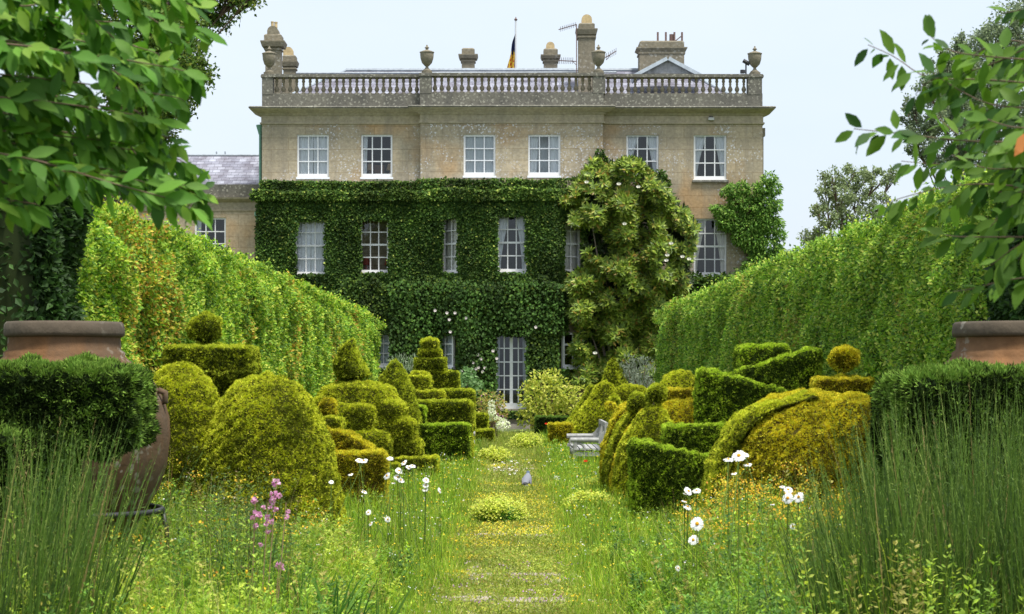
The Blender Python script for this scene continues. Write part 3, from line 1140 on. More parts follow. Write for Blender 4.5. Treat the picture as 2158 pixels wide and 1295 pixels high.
def ivy_layer(n, xr, yr, off, holes, name, cols, w, size=(.07, .12), jit=.10, edge=8, top=None, backing=True):
    px = rng.uniform(*xr, n)
    py = rng.uniform(*yr, n)
    nn = nz(np.stack([px / 58, py / 58, px * 0], -1), .8, 5)
    keep = ~in_rects(px + 2 * nn, py + 1.5 * nn, [(a + 1, b - 1, t + 1, b2 - 1) for a, b, t, b2 in holes])
    nn2 = nz(np.stack([px / 58, py / 58, px * 0 + 7], -1), 2.2, 6)
    if top is not None:
        keep &= py > top(px) + 3 * nn2
    px, py, nn2 = px[keep], py[keep], nn2[keep]
    Y = wall_depth(px) - off - .10 * nn2 - rng.uniform(0, jit, len(px))
    P = np.stack([(px - CX) * Y / FP, Y, EYE - (py - HZ) * Y / FP], -1)
    D = unit(np.array([0, -.45, -.75]) + rng.normal(0, .5, P.shape))
    N = unit(np.array([0, -.8, .55]) + rng.normal(0, .4, P.shape))
    s = rng.uniform(*size, len(P))
    c = pick(len(P), cols, w)
    c *= (1 + .28 * nz(P, 1.4, 8) + .15 * nz(P, .5, 21))[:, None]
    mb = MB()
    inst(mb, *T_LEAF, P, frames(D, N), s * .8, s, np.clip(c, .004, .8))
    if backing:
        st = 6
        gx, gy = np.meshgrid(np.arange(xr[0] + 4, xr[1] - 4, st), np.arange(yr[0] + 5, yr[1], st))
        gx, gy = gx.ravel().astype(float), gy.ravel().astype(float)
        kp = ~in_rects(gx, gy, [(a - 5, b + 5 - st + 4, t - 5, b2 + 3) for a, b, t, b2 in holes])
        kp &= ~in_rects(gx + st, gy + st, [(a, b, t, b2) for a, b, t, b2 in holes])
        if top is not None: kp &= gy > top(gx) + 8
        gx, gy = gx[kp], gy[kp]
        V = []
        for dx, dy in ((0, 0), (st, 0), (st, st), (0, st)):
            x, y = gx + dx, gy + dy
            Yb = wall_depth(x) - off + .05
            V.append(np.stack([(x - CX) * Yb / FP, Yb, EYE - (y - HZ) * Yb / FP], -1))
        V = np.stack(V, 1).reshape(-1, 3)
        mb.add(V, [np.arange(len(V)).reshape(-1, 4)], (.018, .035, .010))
    return mb.build(name, M_IVY, ivy)


IV = [(.026, .062, .011), (.042, .088, .013), (.066, .122, .017), (.12, .19, .028), (.30, .35, .07)]
IW = [3.4, 4, 2.2, .7, .25]
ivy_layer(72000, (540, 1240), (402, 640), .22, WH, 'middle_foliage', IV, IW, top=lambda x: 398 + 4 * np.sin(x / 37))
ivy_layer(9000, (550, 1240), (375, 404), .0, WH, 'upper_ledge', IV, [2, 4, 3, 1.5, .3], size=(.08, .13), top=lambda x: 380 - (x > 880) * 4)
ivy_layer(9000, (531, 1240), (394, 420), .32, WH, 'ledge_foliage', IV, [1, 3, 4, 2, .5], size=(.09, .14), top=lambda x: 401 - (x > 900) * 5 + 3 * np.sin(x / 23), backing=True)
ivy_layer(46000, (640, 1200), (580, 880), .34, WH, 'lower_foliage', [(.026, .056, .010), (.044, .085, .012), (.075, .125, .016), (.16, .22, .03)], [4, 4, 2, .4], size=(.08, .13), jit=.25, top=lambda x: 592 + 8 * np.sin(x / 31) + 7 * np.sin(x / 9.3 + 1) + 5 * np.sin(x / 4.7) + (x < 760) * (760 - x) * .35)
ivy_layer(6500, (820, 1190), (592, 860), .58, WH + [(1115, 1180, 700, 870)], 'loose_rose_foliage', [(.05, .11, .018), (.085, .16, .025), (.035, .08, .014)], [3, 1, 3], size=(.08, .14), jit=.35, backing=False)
# stub of vine climbing above the ledge and up the corner
m = MB()


def puff(mb, px, py, rpx, Y, n, size, cols, w, dep=.3, drop=.4, templ=T_LEAF, ratio=.7):
    a = rng.normal(size=(n, 3))
    a = unit(a) * rng.uniform(.35, 1, (n, 1)) ** .5
    r = rpx * Y / FP
    c = at(px, py, Y)
    P = c + a * np.array([r, dep, r])
    D = unit(a * np.array([1, 1, .6]) + rng.normal(0, .5, a.shape) + np.array([0, -.2, -drop]))
    N = unit(rng.normal(0, .5, a.shape) + np.array([0, -.6, .7]))
    s = rng.uniform(.75, 1.25, n) * size
    inst(mb, *templ, P, frames(D, N), s * ratio, s, pick(n, cols, w))


vine = thing('climbing_vine', 'dark green vine climbing the corner above the ivy, left of the magnolia', 'vine', at(1270, 400, HY - .4))
for px, py, r in ((1270, 335, 10), (1268, 352, 15), (1272, 372, 20), (1268, 392, 26), (1390, 372, 13), (1396, 388, 16), (1384, 400, 20), (1265, 322, 7)):
    puff(m, px, py, r, HY - .45, int(r * r * 1.3), .13, IV, IW, .25)
m.build('foliage', M_IVY, vine)
# roses: small pale blooms on the lower ivy
m = MB()
for px, py in [(948, 674), (983, 671), (943, 660), (960, 660), (950, 700), (998, 765), (1004, 778), (997, 780), (1009, 775), (1018, 784), (973, 783), (995, 790), (1023, 776), (1015, 757), (1048, 756), (918, 655), (1130, 690), (1008, 748), (1002, 833), (1040, 740)]:
    c = at(px, py, YA - bayd - .85)
    n = 7
    a = np.linspace(0, 6.28, n, endpoint=False)
    D = np.stack([np.cos(a), -.5 + 0 * a, np.sin(a)], -1)
    inst(m, *T_LEAF, np.tile(c, (n, 1)), frames(D, np.tile([0, -1., .3], (n, 1))), .06, .07, np.tile([.75, .68, .66], (n, 1)))
tag(m.build('climbing_roses', M_PETAL), 'small pale pink rose blooms dotted over the lower ivy around the garden door', 'roses', kind='stuff')

# magnolia against the wall
mag = thing('magnolia_tree', 'large magnolia with glossy rosette leaves and white blooms against the house', 'tree', at(1320, 880, 68.4) * [1, 1, 0])
MY = 68.6
m = MB()
base = at(1300, 885, MY + .9)
base[2] = 0
limbs = []
for tx, ty in [(1255, 380), (1330, 360), (1400, 430), (1440, 520), (1230, 560), (1370, 600), (1430, 660), (1245, 700), (1250, 480), (1320, 480)]:
    tp = at(tx, ty, MY + random.uniform(.3, .8))
    mid = base + (tp - base) * [.35, .5, .55] + np.array([0, .1, .0])
    t = np.linspace(0, 1, 9)[:, None]
    pth = (1 - t) ** 2 * base + 2 * t * (1 - t) * mid + t ** 2 * tp
    m.tube(pth, np.linspace(.08, .02, 9), 6)
    limbs.append(pth)
m.build('trunk', plain('pale_bark', (.22, .18, .14), .9, noise=.3, nscale=20), mag)
# rosette positions inside the outline
OUT = np.array([(1255, 345), (1290, 338), (1330, 332), (1362, 350), (1392, 385), (1420, 400), (1448, 440), (1460, 475), (1464, 520), (1452, 580), (1442, 620), (1430, 660), (1412, 690), (1400, 760), (1380, 800), (1250, 820), (1150, 800), (1120, 790), (1175, 765), (1205, 735), (1225, 700), (1195, 640), (1188, 590), (1232, 560), (1240, 500), (1205, 470), (1195, 430), (1218, 390)], float)


def inside(px, py, poly):
    k = np.zeros(len(px), bool)
    j = len(poly) - 1
    for i in range(len(poly)):
        xi, yi = poly[i]
        xj, yj = poly[j]
        c = ((yi > py) != (yj > py)) & (px < (xj - xi) * (py - yi) / (yj - yi + 1e-9) + xi)
        k ^= c
        j = i
    return k


def rosette_crown(mb, poly, n, Y, dep, leafL, nl, cols, w, droopy=.15, gth=-1.15):
    bx = (poly[:, 0].min(), poly[:, 0].max(), poly[:, 1].min(), poly[:, 1].max())
    px = rng.uniform(bx[0], bx[1], n * 3)
    py = rng.uniform(bx[2], bx[3], n * 3)
    k = inside(px, py, poly)
    px, py = px[k][:n], py[k][:n]
    q3 = np.stack([px / 58, py / 58, px * 0], -1)
    px, py = px + 11 * nz(q3, 1.0, 35) + 6 * nz(q3, .4, 37), py + 9 * nz(q3, .9, 36)
    gap = nz(np.stack([px / 58, py / 58, px * 0], -1), 1.3, 31)
    dy = dep * (.5 + .5 * nz(np.stack([px / 58, py / 58, px * 0 + 3], -1), 1.1, 33)) + rng.uniform(-.15, .15, len(px))
    kk = gap > gth
    px, py, dy = px[kk], py[kk], dy[kk]
    Yp = Y + dep * .5 - dy
    C = np.stack([(px - CX) * Yp / FP, Yp, EYE - (py - HZ) * Yp / FP], -1)
    ax = unit(np.stack([(px - poly[:, 0].mean()) / 300, -.9 + 0 * px, .55 + 0 * px], -1) + rng.normal(0, .3, C.shape))
    nC = len(C)
    u = unit(np.cross(ax, rng.normal(size=C.shape)))
    v = np.cross(ax, u)
    th = rng.uniform(0, 6.28, nC)
    for i in range(nl):
        a = th + i * 6.283 / nl + rng.normal(0, .2, nC)
        el = rng.uniform(.1, .9, nC)
        D = unit((u * np.cos(a)[:, None] + v * np.sin(a)[:, None]) + ax * el[:, None] + np.array([0, 0, -droopy]))
        s = rng.uniform(.75, 1.2, nC) * leafL
        inst(mb, *T_LEAF, C, frames(D, ax), s * .36, s, pick(nC, cols, w))
    return C


m = MB()
MC = [(.11, .18, .018), (.17, .25, .025), (.27, .34, .04), (.07, .11, .016), (.26, .19, .03), (.42, .42, .08)]
MW = [4, 5, 3, 2, .9, .5]
rosette_crown(m, OUT, 3400, MY, 1.3, .23, 9, MC, MW)
rosette_crown(m, OUT, 3400, MY + .9, .5, .26, 6, [(.025, .05, .010), (.045, .075, .014)], [1, 1], gth=-9)
m.build('crown', foliage('magnolia_leaf', .15, .45, .3), mag)
for px, py in [(1237, 386), (1346, 396), (1305, 390), (1317, 474), (1407, 540), (1405, 551), (1439, 543), (1453, 548), (1255, 746), (1415, 515)]:
    m = MB()
    c = at(px, py, MY - 1.0)
    n = 9
    a = np.linspace(0, 6.28, n, endpoint=False)
    D = np.stack([np.cos(a) * .8, -.35 + 0 * a, .55 + .5 * np.sin(a)], -1)
    inst(m, *T_LEAF, np.tile(c, (n, 1)), frames(D, np.tile([0, -1., .3], (n, 1))), .065, .10, np.tile([.82, .80, .72], (n, 1)))
    m.build('flower', M_PETAL, mag)

# wisteria on the right corner
wis = thing('wisteria', 'feathery bright green wisteria climbing the right corner of the house', 'climber', (hx(1590), HY - .5, 0))
m = MB()
m.tube([(hx(1575), HY - .2, 0), at(1570, 700, HY - .3), at(1585, 560, HY - .35), at(1570, 470, HY - .35), at(1600, 400, HY - .3)], [.1, .09, .07, .05, .03], 7)
m.tube([at(1585, 560, HY - .35), at(1560, 500, HY - .35), at(1520, 440, HY - .3)], [.05, .04, .02], 6)
m.tube([at(1575, 480, HY - .35), at(1545, 410, HY - .35), at(1525, 395, HY - .3)], [.04, .03, .02], 6)
m.build('stem', M_BARK, wis)
m = MB()
WC = [(.06, .14, .02), (.11, .23, .03), (.18, .32, .05), (.28, .40, .08)]
for px, py, r in [(1622, 375, 14), (1632, 395, 16), (1612, 395, 18), (1590, 405, 20), (1565, 395, 14), (1545, 400, 16), (1530, 405, 10), (1555, 425, 20), (1580, 440, 22), (1612, 430, 24), (1635, 430, 14), (1520, 445, 16), (1508, 440, 10), (1540, 465, 22), (1525, 470, 14), (1570, 480, 24), (1600, 470, 24), (1630, 475, 22), (1645, 495, 12), (1560, 500, 18), (1590, 510, 26), (1620, 520, 26), (1640, 530, 14), (1600, 545, 20), (1580, 560, 14), (1625, 555, 16), (1536, 448, 14), (1610, 460, 30), (1585, 590, 12), (1560, 575, 10)]:
    puff(m, px, py, r, HY - .5, int(r * r * 1.05), .15, WC, [2, 4, 3, 1], .35, .8, ratio=.4)
m.build('foliage', M_LEAF, wis)
low = thing('wall_shrub', 'dark shrub below the rightmost lower window of the house', 'shrub', (hx(1500), HY - .9, 0))
m = MB()
for px, py, r in [(1500, 600, 22), (1520, 592, 16), (1480, 605, 18), (1545, 590, 12), (1460, 600, 26), (1440, 640, 30), (1480, 640, 36), (1420, 690, 40)]:
    puff(m, px, py, r, HY - .8, int(r * r * .9), .15, IV, IW, .5)
m.tube([(hx(1480), HY - .7, 0), at(1480, 640, HY - .7)], [.08, .03], 6, (.1, .08, .05))
m.build('foliage', M_IVY, low)


# ---------------------------------------------------------------- clipped yew topiary
def grid_faces(nu, nv, wrap=True):
    F = []
    for i in range(nv - 1):
        for j in range(nu if wrap else nu - 1):
            j2 = (j + 1) % nu
            F.append((i * nu + j, i * nu + j2, (i + 1) * nu + j2, (i + 1) * nu + j))
    return np.array(F)


def se(c, r, e1=1.0, e2=1.0, nu=36, nv=20, vmin=-math.pi / 2):
    """superellipsoid: small exponents make it boxy; e1 = vertical, e2 = plan"""
    v = np.linspace(vmin, math.pi / 2, nv)
    u = np.linspace(0, 2 * math.pi, nu, endpoint=False)
    f = lambda x, e: np.sign(x) * np.abs(x) ** e
    X = f(np.cos(v), e1)[:, None] * f(np.cos(u), e2)[None]
    Y = f(np.cos(v), e1)[:, None] * f(np.sin(u), e2)[None]
    Z = np.repeat(f(np.sin(v), e1)[:, None], nu, 1)
    V = np.stack([c[0] + r[0] * X, c[1] + r[1] * Y, c[2] + r[2] * Z], -1).reshape(-1, 3)
    return V, grid_faces(nu, nv)


def lat(c, prof, nu=32, sub=3, sy=1.0):
    prof = np.asarray(prof, float)
    t = np.arange(len(prof))
    tt = np.linspace(0, len(prof) - 1, (len(prof) - 1) * sub + 1)
    R, Z = np.interp(tt, t, prof[:, 0]), np.interp(tt, t, prof[:, 1])
    u = np.linspace(0, 2 * math.pi, nu, endpoint=False)
    V = np.stack([c[0] + R[:, None] * np.cos(u), c[1] + sy * R[:, None] * np.sin(u), c[2] + np.repeat(Z[:, None], nu, 1)], -1).reshape(-1, 3)
    return V, grid_faces(nu, len(tt))


def ribbon(path, thick, z0, ztop, nseg=26, nv=12):
    """a clipped hedge wall following a plan path; ztop interpolated along it"""
    path = np.asarray(path, float)
    t = np.linspace(0, 1, len(path))
    tt = np.linspace(0, 1, nseg)
    C = np.stack([np.interp(tt, t, path[:, i]) for i in (0, 1)], -1)
    zt = np.interp(tt, np.linspace(0, 1, len(ztop)), ztop)
    d = unit(np.gradient(C, axis=0))
    nrm = np.stack([d[:, 1], -d[:, 0]], -1)
    prof = [(1, z) for z in np.linspace(0, .96, nv)] + [(.88, 1.0), (.3, 1.01), (-.3, 1.01), (-.88, 1.0)] + [(-1, z) for z in np.linspace(.96, 0, nv)]
    k = len(prof)
    V = []
    for (s, z) in prof:
        q = C + nrm * (thick / 2 * s)
        V.append(np.stack([q[:, 0], q[:, 1], z0 + (zt - z0) * z], -1))
    V = np.stack(V, 1)      # nseg,k,3
    # end caps pulled in
    c0, c1 = V[0].mean(0), V[-1].mean(0)
    V = np.concatenate([V[:1] * .0 + (V[0] * .02 + np.stack([np.tile(C[0], (k, 1))[:, 0], np.tile(C[0], (k, 1))[:, 1], V[0][:, 2]], -1) * .98)[None], V,
                        (V[-1] * .02 + np.stack([np.tile(C[-1], (k, 1))[:, 0], np.tile(C[-1], (k, 1))[:, 1], V[-1][:, 2]], -1) * .98)[None]], 0)
    n = len(V)
    F = np.array([(i * k + j, (i + 1) * k + j, (i + 1) * k + j + 1, i * k + j + 1) for i in range(n - 1) for j in range(k - 1)])
    return V.reshape(-1, 3), F


def sample(V, F, dens):
    A, B, C, D = (V[F[:, i]] for i in range(4))
    T = np.concatenate([np.stack([A, B, C], 1), np.stack([A, C, D], 1)])
    cr = np.cross(T[:, 1] - T[:, 0], T[:, 2] - T[:, 0])
    ar = np.linalg.norm(cr, axis=1) / 2
    nrm = unit(cr)
    cen = V.mean(0)
    # make normals point outward on average
    if (np.einsum('ij,ij->i', nrm, T.mean(1) - cen) * ar).sum() < 0:
        nrm = -nrm
    w = ar * np.where(nrm[:, 1] > .45, .22, 1.0) * np.where(nrm[:, 2] < -.7, .3, 1.0)
    n = max(20, int(w.sum() * dens))
    i = rng.choice(len(T), n, p=w / w.sum())
    a, b = rng.random(n), rng.random(n)
    s = a + b > 1
    a[s], b[s] = 1 - a[s], 1 - b[s]
    P = T[i, 0] + (T[i, 1] - T[i, 0]) * a[:, None] + (T[i, 2] - T[i, 0]) * b[:, None]
    return P, nrm[i]


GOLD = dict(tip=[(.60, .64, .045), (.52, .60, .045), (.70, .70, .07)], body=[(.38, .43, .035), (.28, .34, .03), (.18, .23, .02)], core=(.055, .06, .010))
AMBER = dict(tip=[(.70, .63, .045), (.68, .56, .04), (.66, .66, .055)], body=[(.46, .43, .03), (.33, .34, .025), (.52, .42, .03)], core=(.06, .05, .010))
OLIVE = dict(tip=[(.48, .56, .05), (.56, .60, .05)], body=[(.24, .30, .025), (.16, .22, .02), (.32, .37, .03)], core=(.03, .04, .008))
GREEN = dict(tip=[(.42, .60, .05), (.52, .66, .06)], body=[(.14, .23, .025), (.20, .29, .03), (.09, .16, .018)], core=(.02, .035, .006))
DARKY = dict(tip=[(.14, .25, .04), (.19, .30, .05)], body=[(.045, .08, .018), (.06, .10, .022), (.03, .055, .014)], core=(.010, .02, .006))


def clip(parent, name, shape, pal, Y=None, dens=None, tuft=None, bumps=.012, shag=1.0, mat=None):
    V, F = shape
    V = np.array(V, float)
    Yc = Y if Y else V[:, 1].mean()
    s = sc(Yc)
    L = tuft or .029 * (150 / s) ** .6
    dn = dens or 6500 * (s / 150) ** 1.15
    mb = MB()
    P, N = sample(V, F, dn)
    cen = V.mean(0)
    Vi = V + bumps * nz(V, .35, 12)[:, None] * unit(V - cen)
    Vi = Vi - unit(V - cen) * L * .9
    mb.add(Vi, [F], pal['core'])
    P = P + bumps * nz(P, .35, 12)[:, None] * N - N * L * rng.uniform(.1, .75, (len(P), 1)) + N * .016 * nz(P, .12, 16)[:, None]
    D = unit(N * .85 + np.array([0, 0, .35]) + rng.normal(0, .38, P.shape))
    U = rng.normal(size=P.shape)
    # fresh yellow shoots on top; extra on tops and sides paints lit rims into colour
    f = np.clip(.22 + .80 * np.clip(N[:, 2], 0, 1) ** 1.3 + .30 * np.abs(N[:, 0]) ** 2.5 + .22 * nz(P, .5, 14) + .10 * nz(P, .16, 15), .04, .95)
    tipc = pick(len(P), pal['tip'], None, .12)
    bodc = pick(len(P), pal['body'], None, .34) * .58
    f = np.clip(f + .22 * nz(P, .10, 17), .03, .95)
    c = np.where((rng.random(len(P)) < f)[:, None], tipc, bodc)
    sz = L * rng.uniform(.7, 1.25, len(P)) * shag
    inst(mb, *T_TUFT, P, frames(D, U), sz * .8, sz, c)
    return mb.build(name, mat or M_YEW, parent)


def topi(label, px, Y, name='yew_topiary', group='clipped yew topiary along the walk'):
    return thing(name, label, 'topiary', (at(px, 0, Y)[0], Y, 0), group)


def gz(py, Y): return at(0, py, Y)[2]


# L1 two great lobes carrying a slab and a ball
def pf(Y, rows):
    """lathe profile from (half width, row) pairs measured in the photograph at depth Y"""
    return [(h * Y / FP, max(0.0, gz(py, Y))) for h, py in rows]


cx = lambda a, b: (at(a, 0, Y)[0] + at(b, 0, Y)[0]) / 2
hw = lambda a, b: (b - a) / 2 * Y / FP
Y = 20.6
t = topi('big golden yew of two rounded lobes under a flat slab and ball, beside left jar', 500, Y)
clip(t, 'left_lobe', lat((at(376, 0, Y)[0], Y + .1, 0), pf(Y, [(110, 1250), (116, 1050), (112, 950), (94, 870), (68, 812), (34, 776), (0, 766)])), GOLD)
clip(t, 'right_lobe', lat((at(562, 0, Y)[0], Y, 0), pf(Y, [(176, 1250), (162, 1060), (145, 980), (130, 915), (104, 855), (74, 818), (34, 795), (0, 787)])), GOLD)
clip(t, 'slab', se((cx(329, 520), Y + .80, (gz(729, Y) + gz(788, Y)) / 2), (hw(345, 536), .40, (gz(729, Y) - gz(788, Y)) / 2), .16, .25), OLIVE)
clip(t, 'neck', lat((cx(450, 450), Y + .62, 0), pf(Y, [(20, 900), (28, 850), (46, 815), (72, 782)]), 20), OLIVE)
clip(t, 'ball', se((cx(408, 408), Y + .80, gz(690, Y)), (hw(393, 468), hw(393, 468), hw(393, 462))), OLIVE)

# L2 stepped blocks with little bun
Y = 27.0
t = topi('stepped golden yew block with a small bun, between the two largest left topiaries', 750, Y)
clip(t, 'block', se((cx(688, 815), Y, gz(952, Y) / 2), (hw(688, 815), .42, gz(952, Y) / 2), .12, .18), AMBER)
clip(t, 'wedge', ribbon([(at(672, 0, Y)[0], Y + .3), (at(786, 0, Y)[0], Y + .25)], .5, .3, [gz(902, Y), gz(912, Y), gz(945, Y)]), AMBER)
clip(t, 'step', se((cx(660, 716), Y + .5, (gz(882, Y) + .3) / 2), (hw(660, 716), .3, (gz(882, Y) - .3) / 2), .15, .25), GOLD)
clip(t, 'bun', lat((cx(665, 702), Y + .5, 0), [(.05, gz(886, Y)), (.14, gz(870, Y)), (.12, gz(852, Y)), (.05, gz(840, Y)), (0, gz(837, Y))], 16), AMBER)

# L3 helter-skelter dome with flame finial
Y = 34.0
t = topi('wide golden yew dome with spiral steps and a bent flame on top', 765, Y)
ctr = (at(752, 0, Y)[0], Y + .3)
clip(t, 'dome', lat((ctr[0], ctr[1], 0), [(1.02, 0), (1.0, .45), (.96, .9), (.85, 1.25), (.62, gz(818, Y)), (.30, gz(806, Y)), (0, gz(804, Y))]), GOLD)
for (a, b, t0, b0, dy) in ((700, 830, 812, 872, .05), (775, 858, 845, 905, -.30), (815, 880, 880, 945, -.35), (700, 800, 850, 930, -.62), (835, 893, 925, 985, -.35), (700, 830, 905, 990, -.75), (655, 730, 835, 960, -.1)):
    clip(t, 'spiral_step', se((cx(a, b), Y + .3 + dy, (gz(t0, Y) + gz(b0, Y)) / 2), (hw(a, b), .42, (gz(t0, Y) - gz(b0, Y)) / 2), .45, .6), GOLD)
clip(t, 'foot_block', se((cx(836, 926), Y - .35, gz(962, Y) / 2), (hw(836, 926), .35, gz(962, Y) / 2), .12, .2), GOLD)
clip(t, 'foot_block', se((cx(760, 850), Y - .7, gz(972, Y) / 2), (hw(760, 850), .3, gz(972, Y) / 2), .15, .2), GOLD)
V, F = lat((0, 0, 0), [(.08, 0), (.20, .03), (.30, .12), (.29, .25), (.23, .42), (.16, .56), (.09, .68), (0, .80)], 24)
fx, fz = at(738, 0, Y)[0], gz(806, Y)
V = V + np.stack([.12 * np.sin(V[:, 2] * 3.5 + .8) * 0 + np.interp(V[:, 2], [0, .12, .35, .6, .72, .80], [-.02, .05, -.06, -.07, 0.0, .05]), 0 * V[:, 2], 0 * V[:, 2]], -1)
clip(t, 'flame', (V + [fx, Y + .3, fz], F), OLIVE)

# L4 cone
Y = 38.5
t = topi('green yew cone standing behind the spiral dome on the left', 836, Y)
clip(t, 'cone', lat((cx(834, 834), Y, 0), [(.62, 0), (.58, .8), (.46, 1.2), (.36, gz(820, Y)), (.24, gz(790, Y)), (.12, gz(768, Y)), (0, gz(755, Y))]), OLIVE)

# L5 green block stack
Y = 39.0
t = topi('tall green yew of two stacked boxes close to the left edge of the path', 930, Y)
clip(t, 'lower_box', se((cx(888, 992), Y - .3, gz(893, Y) / 2), (hw(888, 992), .5, gz(893, Y) / 2), .1, .14), GREEN)
clip(t, 'upper_box', se((cx(842, 995), Y + .4, (gz(846, Y) + .2) / 2), (hw(842, 995), .45, (gz(846, Y) - .2) / 2), .1, .14), OLIVE)
clip(t, 'side_box', se((cx(842, 900), Y - .1, (gz(856, Y)) / 2), (hw(842, 900), .4, gz(856, Y) / 2), .1, .14), GREEN)

# L6 tiered wedding cake
Y = 49.0
t = topi('tiered green gold yew like a wedding cake with a domed crown, near the house', 925, Y)
for nm, a, b, t0, b0, e, pal in (('tier', 868, 967, 783, 870, .12, OLIVE), ('tier', 873, 940, 755, 786, .14, OLIVE), ('bun', 881, 928, 732, 757, .7, GOLD), ('cap', 886, 923, 713, 736, .8, GOLD), ('base_tier', 925, 1000, 822, 920, .12, OLIVE), ('base_tier', 868, 932, 826, 920, .12, GOLD)):
    clip(t, nm, se((cx(a, b), Y + (.3 if t0 > 800 else .6), (gz(t0, Y) + gz(b0, Y)) / 2), (hw(a, b), .45, (gz(t0, Y) - gz(b0, Y)) / 2), e, .3), pal)
Y = 44.0
t = topi('small stepped golden yew boxes behind the tall green box stack', 885, Y)
for a, b, t0, dy in ((860, 908, 792, .3), (866, 903, 785, .5), (868, 938, 824, 0.0)):
    clip(t, 'step', se((cx(a, b), Y + dy, gz(t0, Y) / 2), (hw(a, b), .4, gz(t0, Y) / 2), .12, .2), GOLD)
Y = 53.0
t = topi('low olive yew blocks at the far left end of the path', 1000, Y)
clip(t, 'block', se((cx(982, 1028), Y, gz(873, Y) / 2), (hw(982, 1028), .4, gz(873, Y) / 2), .12, .2), OLIVE)
clip(t, 'block', se((cx(985, 1042), Y - .5, gz(905, Y) / 2), (hw(985, 1042), .35, gz(905, Y) / 2), .2, .3), OLIVE)

# R1 pointed hat with sloping nose
Y = 49.0
t = topi('golden yew with a tall pointed hat and sloping nose, right of the far path', 1275, Y)
V, F = se((0, 0, 0), (1, 1, 1), .9, .5, 24, 16, vmin=0)
clip(t, 'hat', lat((cx(1295, 1295), Y + .6, 0), [(.50, gz(850, Y)), (.40, gz(815, Y)), (.24, gz(785, Y)), (.09, gz(760, Y)), (0, gz(750, Y))], 5), OLIVE)
V = np.array([(x, y, z) for x, y, z in lat((0, 0, 0), [(.90, 0), (.88, .35), (.70, .8), (.42, 1.25), (.2, gz(812, Y)), (0, gz(803, Y))], 28)[0]])
F = lat((0, 0, 0), [(.90, 0), (.88, .35), (.70, .8), (.42, 1.25), (.2, gz(812, Y)), (0, gz(803, Y))], 28)[1]
V[:, 0] += .10 * V[:, 2]
clip(t, 'body', (V + [cx(1262, 1262), Y, 0], F), GOLD)
clip(t, 'shoulder', se((cx(1290, 1370), Y + .5, 1.0), (hw(1285, 1372), .6, gz(812, Y) - 1.0), .6, .6), GOLD)
clip(t, 'foot_block', se((cx(1158, 1206), Y - .3, gz(893, Y) / 2), (hw(1158, 1206), .4, gz(893, Y) / 2), .1, .2), AMBER)
t = topi('leaning olive yew fin behind the pointed hat topiary', 1215, 52)
Y = 52.0
V, F = lat((0, 0, 0), [(.6, 0), (.55, .5), (.35, 1.0), (.15, gz(815, Y)), (0, gz(812, Y))], 20)
V = V.copy()
V[:, 0] += .25 * V[:, 2]
clip(t, 'fin', (V + [cx(1222, 1222), Y, 0], F), OLIVE)

# R3 the bulbous figure with ribbed folds
def rib(Y, outline, w, d0=.05, d1=.30):
    """clipped crescent fin whose outer edge follows the outline [(column, row), ...] seen at depth Y"""
    o = np.array(outline, float)
    pys = np.linspace(o[-1, 1], o[0, 1], 22)
    xo = np.interp(pys, o[:, 1], o[:, 0])
    rows = []
    for py, xp in zip(pys, xo):
        x_, z = at(xp, py, Y)[0], at(xp, py, Y)[2]
        ww = w * Y / FP
        rows.append([(x_, Y - d0, z), (x_ + .02, Y - d1, z), (x_ + ww, Y - d1 - .04, z - .02), (x_ + ww * 1.4, Y - d1 + .06, z - .05), (x_ + ww * 1.5, Y + .1, z - .05), (x_ + ww * .7, Y + .3, z), (x_, Y + .2, z)])
    return np.array(rows).reshape(-1, 3), grid_faces(7, 22)


Y = 28.0
t = topi('golden yew shaped as a bulging cone with a ball head, front of the right group', 1360, Y)
V, F = lat((0, 0, 0), pf(Y, [(66, 1120), (68, 1040), (66, 980), (60, 935), (46, 898), (28, 872), (12, 852)]), 28)
V[:, 0] += 22 * Y / FP * np.clip(V[:, 2] / 1.4, 0, 1.1) ** 1.5
clip(t, 'body', (V + [cx(1358, 1358), Y, 0], F), GOLD)
clip(t, 'head', se((cx(1362, 1406), Y, gz(832, Y)), (hw(1360, 1407), hw(1360, 1407), hw(1362, 1404))), OLIVE)
Y = 29.0
t = topi('golden yew of curved upright folds with a small ball, left of the ball headed one', 1300, Y)
V, F = lat((0, 0, 0), pf(Y, [(44, 1120), (46, 1000), (40, 930), (26, 885), (8, 862)]), 24)
V[:, 0] += 30 * Y / FP * np.clip(V[:, 2] / 1.4, 0, 1.1) ** 1.6
clip(t, 'inner_mass', (V + [cx(1316, 1316), Y + .55, 0], F), OLIVE)
clip(t, 'fold', rib(Y + .9, [(1322, 850), (1292, 880), (1276, 930), (1268, 990), (1272, 1120)], 13), AMBER)
clip(t, 'fold', rib(Y + .4, [(1340, 858), (1308, 892), (1289, 935), (1279, 990), (1277, 1120)], 13), GOLD)
clip(t, 'fold', rib(Y - .15, [(1356, 866), (1326, 908), (1304, 952), (1291, 1000), (1286, 1120)], 15), AMBER)
clip(t, 'ball', se((cx(1325, 1363), Y + .1, gz(850, Y)), (hw(1325, 1364), .14, hw(1325, 1372))), OLIVE)
clip(t, 'small_ball', se((cx(1283, 1305), Y + 1.1, gz(858, Y)), (.085, .085, .085)), AMBER)
clip(t, 'small_ball', se((cx(1296, 1314), Y + 1.3, gz(848, Y)), (.08, .08, .10)), OLIVE)

